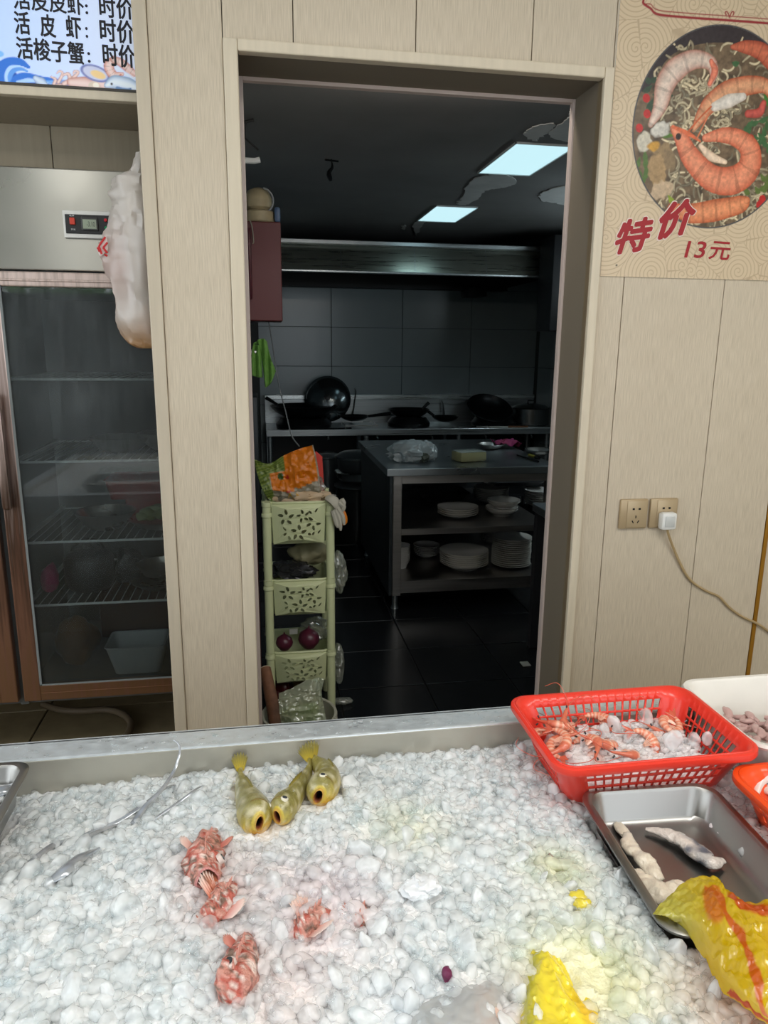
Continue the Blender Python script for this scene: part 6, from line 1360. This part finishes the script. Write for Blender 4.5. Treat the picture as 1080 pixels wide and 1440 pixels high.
# ice and grey fish in the other tray
g_ = MB(); GXx, GYy = np.meshgrid(np.linspace(-.85, -.418, 60), np.linspace(.88, 1.12, 50)); Pq = np.stack([GXx, GYy, .795+.006*ridge(np.stack([GXx, GYy, GXx*0], -1), 50, 2)+.004*vnoise(np.stack([GXx, GYy, GXx*0], -1), 120, 2)], -1)
g_.grid(Pq, np.tile((.88, .9, .91), (3000, 1))); tag(g_.build('tray_ice', MC['ice_bed'], solid=.004), 'white ice filling the steel tray beside the ribbonfish', 'ice', kind='stuff')
g_ = MB(); g_.tube(spline([PZ(-20, 1110, .803), PZ(6, 1112, .805), PZ(20, 1103, .800)], 16), [.012, .013, .012, .004], 12, squash=.6); tag(g_.build('grey_fish', rib_m), 'grey fish back in the steel tray of ice', 'fish')
g_ = MB(); g_.tube(spline([PZ(-20, 1140, .803), PZ(-2, 1142, .805), PZ(9, 1130, .800)], 16), [.010, .011, .010, .004], 12, squash=.6); tag(g_.build('grey_fish', rib_m), 'second grey fish back, lower in the steel tray of ice', 'fish')
# shrimps: one with parts, then copies
SH1, SH2, SH3 = map(np.array, (rgb(232, 140, 108), rgb(240, 190, 165), rgb(205, 95, 70)))
shm = mat('shrimp_shell', (.8, .5, .4), .28, attr=True, coat=.5)
def make_shrimp():
    t = thing('shrimp', 'x', 'shrimp', (0, 0, 0)); a = np.linspace(0, 2.5, 26); P = np.stack([.026*np.cos(a), .026*np.sin(a), a*0], 1); P = np.concatenate([[P[0]+(0, -.03, 0), P[0]+(0, -.015, 0)], P]); P = spline(P, 34)
    rr2 = np.interp(np.linspace(0, 1, 34), [0, .1, .3, .6, .9, 1], [.002, .0065, .0095, .0085, .005, .003]); seg = 1+.06*np.sin(np.linspace(0, 1, 34)*58); k_ = np.linspace(0, 1, 34); cc = np.where((np.sin(k_*58) > .3)[:, None], SH2, SH1); cc = np.where((k_ < .3)[:, None], SH3*.5+SH1*.5, cc)
    MB().tube(P, rr2*seg, 12, c=np.repeat(cc, 12, 0), squash=.85).build('body', shm, t, local=True, angle=80)
    e_ = P[-1]; d_ = P[-1]-P[-3]; d_ /= np.linalg.norm(d_); nrm = np.array((-d_[1], d_[0], 0))
    for k in (-1, 0, 1): MB().tube([e_, e_+(d_+nrm*k*.55)*.008, e_+(d_+nrm*k*.8)*.016], [.002, .004, .001], 8, squash=.3, c=SH3).build('tail_fan', shm, t, local=True)
    h_ = P[0]
    for k in (-1, 1):
        MB().tube(spline([h_, h_+(k*.008, -.02, .006), h_+(k*.03, -.035, .016), h_+(k*.05, -.02, .012)], 14), [.0009, .0004], 4, c=SH3).build('antenna', shm, t, local=True)
        MB().tube([h_+(.001, .006, k*.005), h_+(.002, .003, k*.0085)], [.0015, .0017], 8).build('eye', mat('pupil', (.05, .05, .06), .08), t, local=True)
    g_ = MB()
    for k in range(6):
        q2 = P[8+k*2]; i_ = -q2/np.linalg.norm(q2)*.010
        for s_ in (-1, 1): g_.tube([q2+(0, 0, s_*.003), q2+i_+(0, 0, s_*.005), q2+i_*1.9+(.002, -.003, s_*.003)], [.0012, .0009, .0004], 4, c=SH2)
    g_.build('legs', shm, t, local=True); return t
sp_ = make_shrimp()
SHL = [(770, 1035, 'curled shrimp at the near doorway corner of the red basket'), (795, 1052, 'pinkish shrimp lying along the near rim of the red basket'), (820, 1056, 'shrimp half on its side by the near rim of the red basket'), (785, 1022, 'shrimp pressed to the doorway side of the red basket'), (812, 1024, 'shrimp stretched at the far side next to the ice mound'), (838, 1016, 'shrimp tucked behind the ice mound'), (842, 1044, 'shrimp head poking out of the ice in the red basket'), (900, 1048, 'shrimp piece in the middle of the basket ice'), (935, 1020, 'shrimp behind the big ice lumps in the red basket'), (952, 1026, 'shrimp in the far corner of the red basket by the tub'), (775, 1046, 'small shrimp lowest in the near doorway corner of the basket'), (870, 1058, 'shrimp tail against the near lattice of the basket')]
r_ = np.random.default_rng(12)
for k, (x, y, lb) in enumerate(SHL):
    t = sp_ if k == 0 else copy_tree(sp_); q_ = PZ(x, y, .822); t.location = (q_[0], q_[1], .824 if k % 2 else .829); t.rotation_euler = (r_.uniform(-.45, .45), r_.uniform(-.45, .45), r_.uniform(0, 6.28)); t['label'] = lb; t['group'] = 'shrimps in the red basket'
# shrimp seen low through the lattice
def heap(name, lab, x0, x1, y0, y1, z, m_, base, seed, cat='ice', depth=.05, amp=.006):
    X_, Y_ = np.meshgrid(np.linspace(x0, x1, 50), np.linspace(y0, y1, 40)); p_ = np.stack([X_, Y_, X_*0], -1); e_ = np.minimum(np.minimum(X_-x0, x1-X_), np.minimum(Y_-y0, y1-Y_)); Z_ = z+amp*ridge(p_, 55, seed)+amp*.5*vnoise(p_, 120, seed)-depth*np.clip(1-e_/.012, 0, 1)
    g_ = MB(); c = np.zeros(p_.shape); c[:] = base; n_ = np.clip(vnoise(p_, 30, seed+2)*1.6, 0, 1)[..., None]; c = c*(1-n_*.6)+np.array(rgb(236, 170, 145))*n_*.6
    g_.grid(np.stack([X_, Y_, Z_], -1), c); return tag(g_.build(name, m_, solid=.002), lab, cat, kind='stuff')
heap('basket_ice', 'pink-stained crushed ice filling the red shrimp basket', .488, .746, .986, 1.142, .814, MC['ice_bed'], (.90, .86, .86), 3)
r_ = np.random.default_rng(31)
ILB = [((908, 1012), 1.35, 'tallest clear ice lump standing on the shrimp basket heap'), ((865, 1020), 1.15, 'milky ice lump beside the tallest one on the shrimp basket'), ((850, 1030), 1.0, 'ice lump next to the shrimps on the basket heap'), ((948, 1046), 1.15, 'wide clear slab of ice near the front rim of the shrimp basket'), ((975, 1042), 1.0, 'ice lump in the tub-side part of the shrimp basket'), ((995, 1040), .9, 'outermost ice lump in the shrimp basket corner'), ((888, 1036), .9, 'ice lump in the centre of the shrimp basket'), ((820, 1040), .7, 'small ice lump lying among the shrimps')]
for k, ((x, y), s_, lb) in enumerate(ILB):
    q_ = PZ(x, y, .83); o = bpy.data.objects.new('ice_lump', lump_me[(k*3+1) % 10]); COL.objects.link(o); o.location = (q_[0], q_[1], .826+.006*s_); o.rotation_euler = tuple(r_.uniform(0, 6.28, 3)); o.scale = (s_*1.05, s_*1.05, s_); tag(o, lb, 'ice', 'ice lumps in the shrimp basket')
def basket_nuggets():
    n = 420; x = r_.uniform(.498, .735, n); y = r_.uniform(.99, 1.13, n); keep = ~((x < .56) & (y < 1.12) & (r_.random(n) < .75)); x, y = x[keep], y[keep]; n = len(x); s_ = r_.uniform(.004, .009, n); k_ = r_.integers(0, 14, n); V = np.stack(shp)[k_]*s_[:, None, None]+np.stack([x, y, .819+s_*.5], -1)[:, None]
    cols = np.repeat(np.tile((.97, .92, .92), (n, 1))[:, None], nv, 1).reshape(-1, 3); g_ = MB(); g_.add(V.reshape(-1, 3), (F0[None]+np.arange(n)[:, None, None]*nv).reshape(-1, 3).tolist(), cols); return g_
tag(basket_nuggets().build('basket_nuggets', im1), 'small ice nuggets between the lumps in the shrimp basket', 'ice', kind='stuff')
# pink baby squid in the white tub
pkm = mat('pink_squid', rgb(196, 160, 155), .38, var=.12, vscale=(40, 40, 40), coat=.3)
protos_s = []
for k in range(3):
    g_ = MB(); g_.tube(spline([(-.018, 0, 0), (-.008, .002*(k-1), .002), (.006, .003, .001), (.018, -.002*k, 0)], 16), [.004, .0085, .0095, .0085, .005], 12, squash=.75); V = g_.v[0]; g_.v[0] = V*(1+.08*vnoise(V, 120, k)[:, None]); o = g_.build('baby_squid', pkm, angle=80); protos_s.append(o)
r_ = np.random.default_rng(9)
for k in range(130):
    o = protos_s[k] if k < 3 else protos_s[k % 3].copy()
    if k >= 3: COL.objects.link(o)
    lay = k % 3; x = r_.uniform(.85, 1.20) if k % 2 else r_.uniform(.86, 1.0); y = r_.uniform(1.01, 1.155)
    o.location = (x, y, .786+.010*lay+.006*math.sin(x*30)); o.rotation_euler = (r_.uniform(-.3, .3), r_.uniform(-.3, .3), r_.uniform(0, 6.28)); s_ = r_.uniform(.65, .95); o.scale = (s_, s_, s_)
    tag(o, 'pinkish baby squid among the heap in the white tub', 'squid', 'baby squid in the white tub')
# squid in the orange basket
sqm = mat('pale_squid', rgb(226, 208, 200), .22, var=.08, vscale=(40, 40, 40), coat=.5)
for k, (pts, lb) in enumerate((([(1062, 1118, .80), (1068, 1098, .812), (1082, 1090, .818), (1100, 1092, .81)], 'pale curved squid arm at the far side of the orange-red basket'), ([(1066, 1112, .795), (1078, 1110, .80), (1095, 1116, .80)], 'thick pale squid piece in the orange-red basket'), ([(1074, 1130, .79), (1090, 1140, .795), (1110, 1150, .79)], 'pale squid piece low in the orange-red basket'))):
    P = [PZ(*p_) for p_ in pts]; P = spline(P, 24); tag(MB().tube(P, [.005, .010, .012, .008], 12, squash=.7).build('squid_piece', sqm), lb, 'squid')
heap('squid_ice', 'crushed ice under the squid in the orange-red basket', .78, 1.03, .725, .90, .782, MC['ice_bed'], (.85, .82, .80), 8, depth=.02)
heap('fish_pile', 'pale seafood heaped under the yellow bag in the hidden basket', .60, .90, .36, .60, .80, MC['ice_bed'], (.80, .70, .62), 9, 'seafood', .03)
# yellow printed bag draped over tray and hidden basket
t = thing('yellow_printed_bag', 'yellow plastic bag with orange print draped over the tray and hidden basket', 'bag', (.62, .62, .84))
R4 = [[(918, 1288, .802), (945, 1258, .806), (975, 1240, .812), (1008, 1237, .816), (1020, 1256, .825), (1050, 1265, .838), (1085, 1271, .845), (1125, 1280, .845)],
      [(925, 1291, .805), (955, 1276, .818), (985, 1264, .832), (1012, 1264, .842), (1030, 1278, .850), (1060, 1293, .858), (1090, 1303, .862), (1135, 1315, .86)],
      [(932, 1294, .805), (960, 1293, .818), (985, 1298, .832), (1010, 1308, .845), (1035, 1324, .852), (1065, 1345, .860), (1095, 1360, .864), (1145, 1375, .86)],
      [(938, 1296, .802), (962, 1304, .808), (984, 1322, .815), (1004, 1348, .825), (1028, 1378, .835), (1055, 1402, .842), (1090, 1420, .845), (1140, 1435, .845)],
      [(942, 1298, .795), (962, 1312, .795), (978, 1334, .798), (996, 1360, .80), (1016, 1392, .805), (1044, 1422, .81), (1082, 1444, .815), (1130, 1460, .82)]]
P = patch(np.array([[PZ(*p_) for p_ in r4] for r4 in R4]), 90, 130); U, V_ = np.meshgrid(np.linspace(0, 1, 130), np.linspace(0, 1, 90))
P[..., 2] += .0050*ridge(P*np.array((1.2, .8, .5)), 42, 4)+.0030*ridge(P, 85, 2)+.0013*ridge(P, 190, 7)
cc = np.zeros(P.shape); cc[:] = rgb(240, 208, 22); pal = np.clip(1.25-U/.32, 0, 1)[..., None]; cc = cc*(1-pal)+np.array(rgb(226, 218, 95))*pal
n_ = vnoise(P, 25, 6)*.05
band = np.clip((.05+.05*vnoise(P, 60, 14)-np.abs((V_+n_*2)-(.28+1.15*(U-.40))))/.02, 0, 1)*((U > .33) & (U < .92)); cc = cc*(1-band[..., None]*.9)+np.array(rgb(235, 105, 28))*band[..., None]*.9
blb = np.clip((.09-np.hypot((U-.39)*.9, (V_-.33)*.45+n_))/.02, 0, 1); cc = cc*(1-blb[..., None]*.85)+np.array(rgb(236, 130, 40))*blb[..., None]*.85
b2 = np.clip((.10-np.hypot((U-.72)*.55, (V_-.12)*.7+n_))/.02, 0, 1); cc = cc*(1-b2[..., None]*.9)+np.array(rgb(232, 88, 26))*b2[..., None]*.9
b3 = np.clip((.05-np.abs(V_-.92+n_))/.02, 0, 1)*(U > .6); cc = cc*(1-b3[..., None]*.9)+np.array(rgb(215, 40, 25))*b3[..., None]*.9
# paler weak-print end of the film
MB().grid(P, cc).build('bag_film', film('yellow_film', (.9, .8, .15), .16, .88, True, .12), t, solid=.0008)
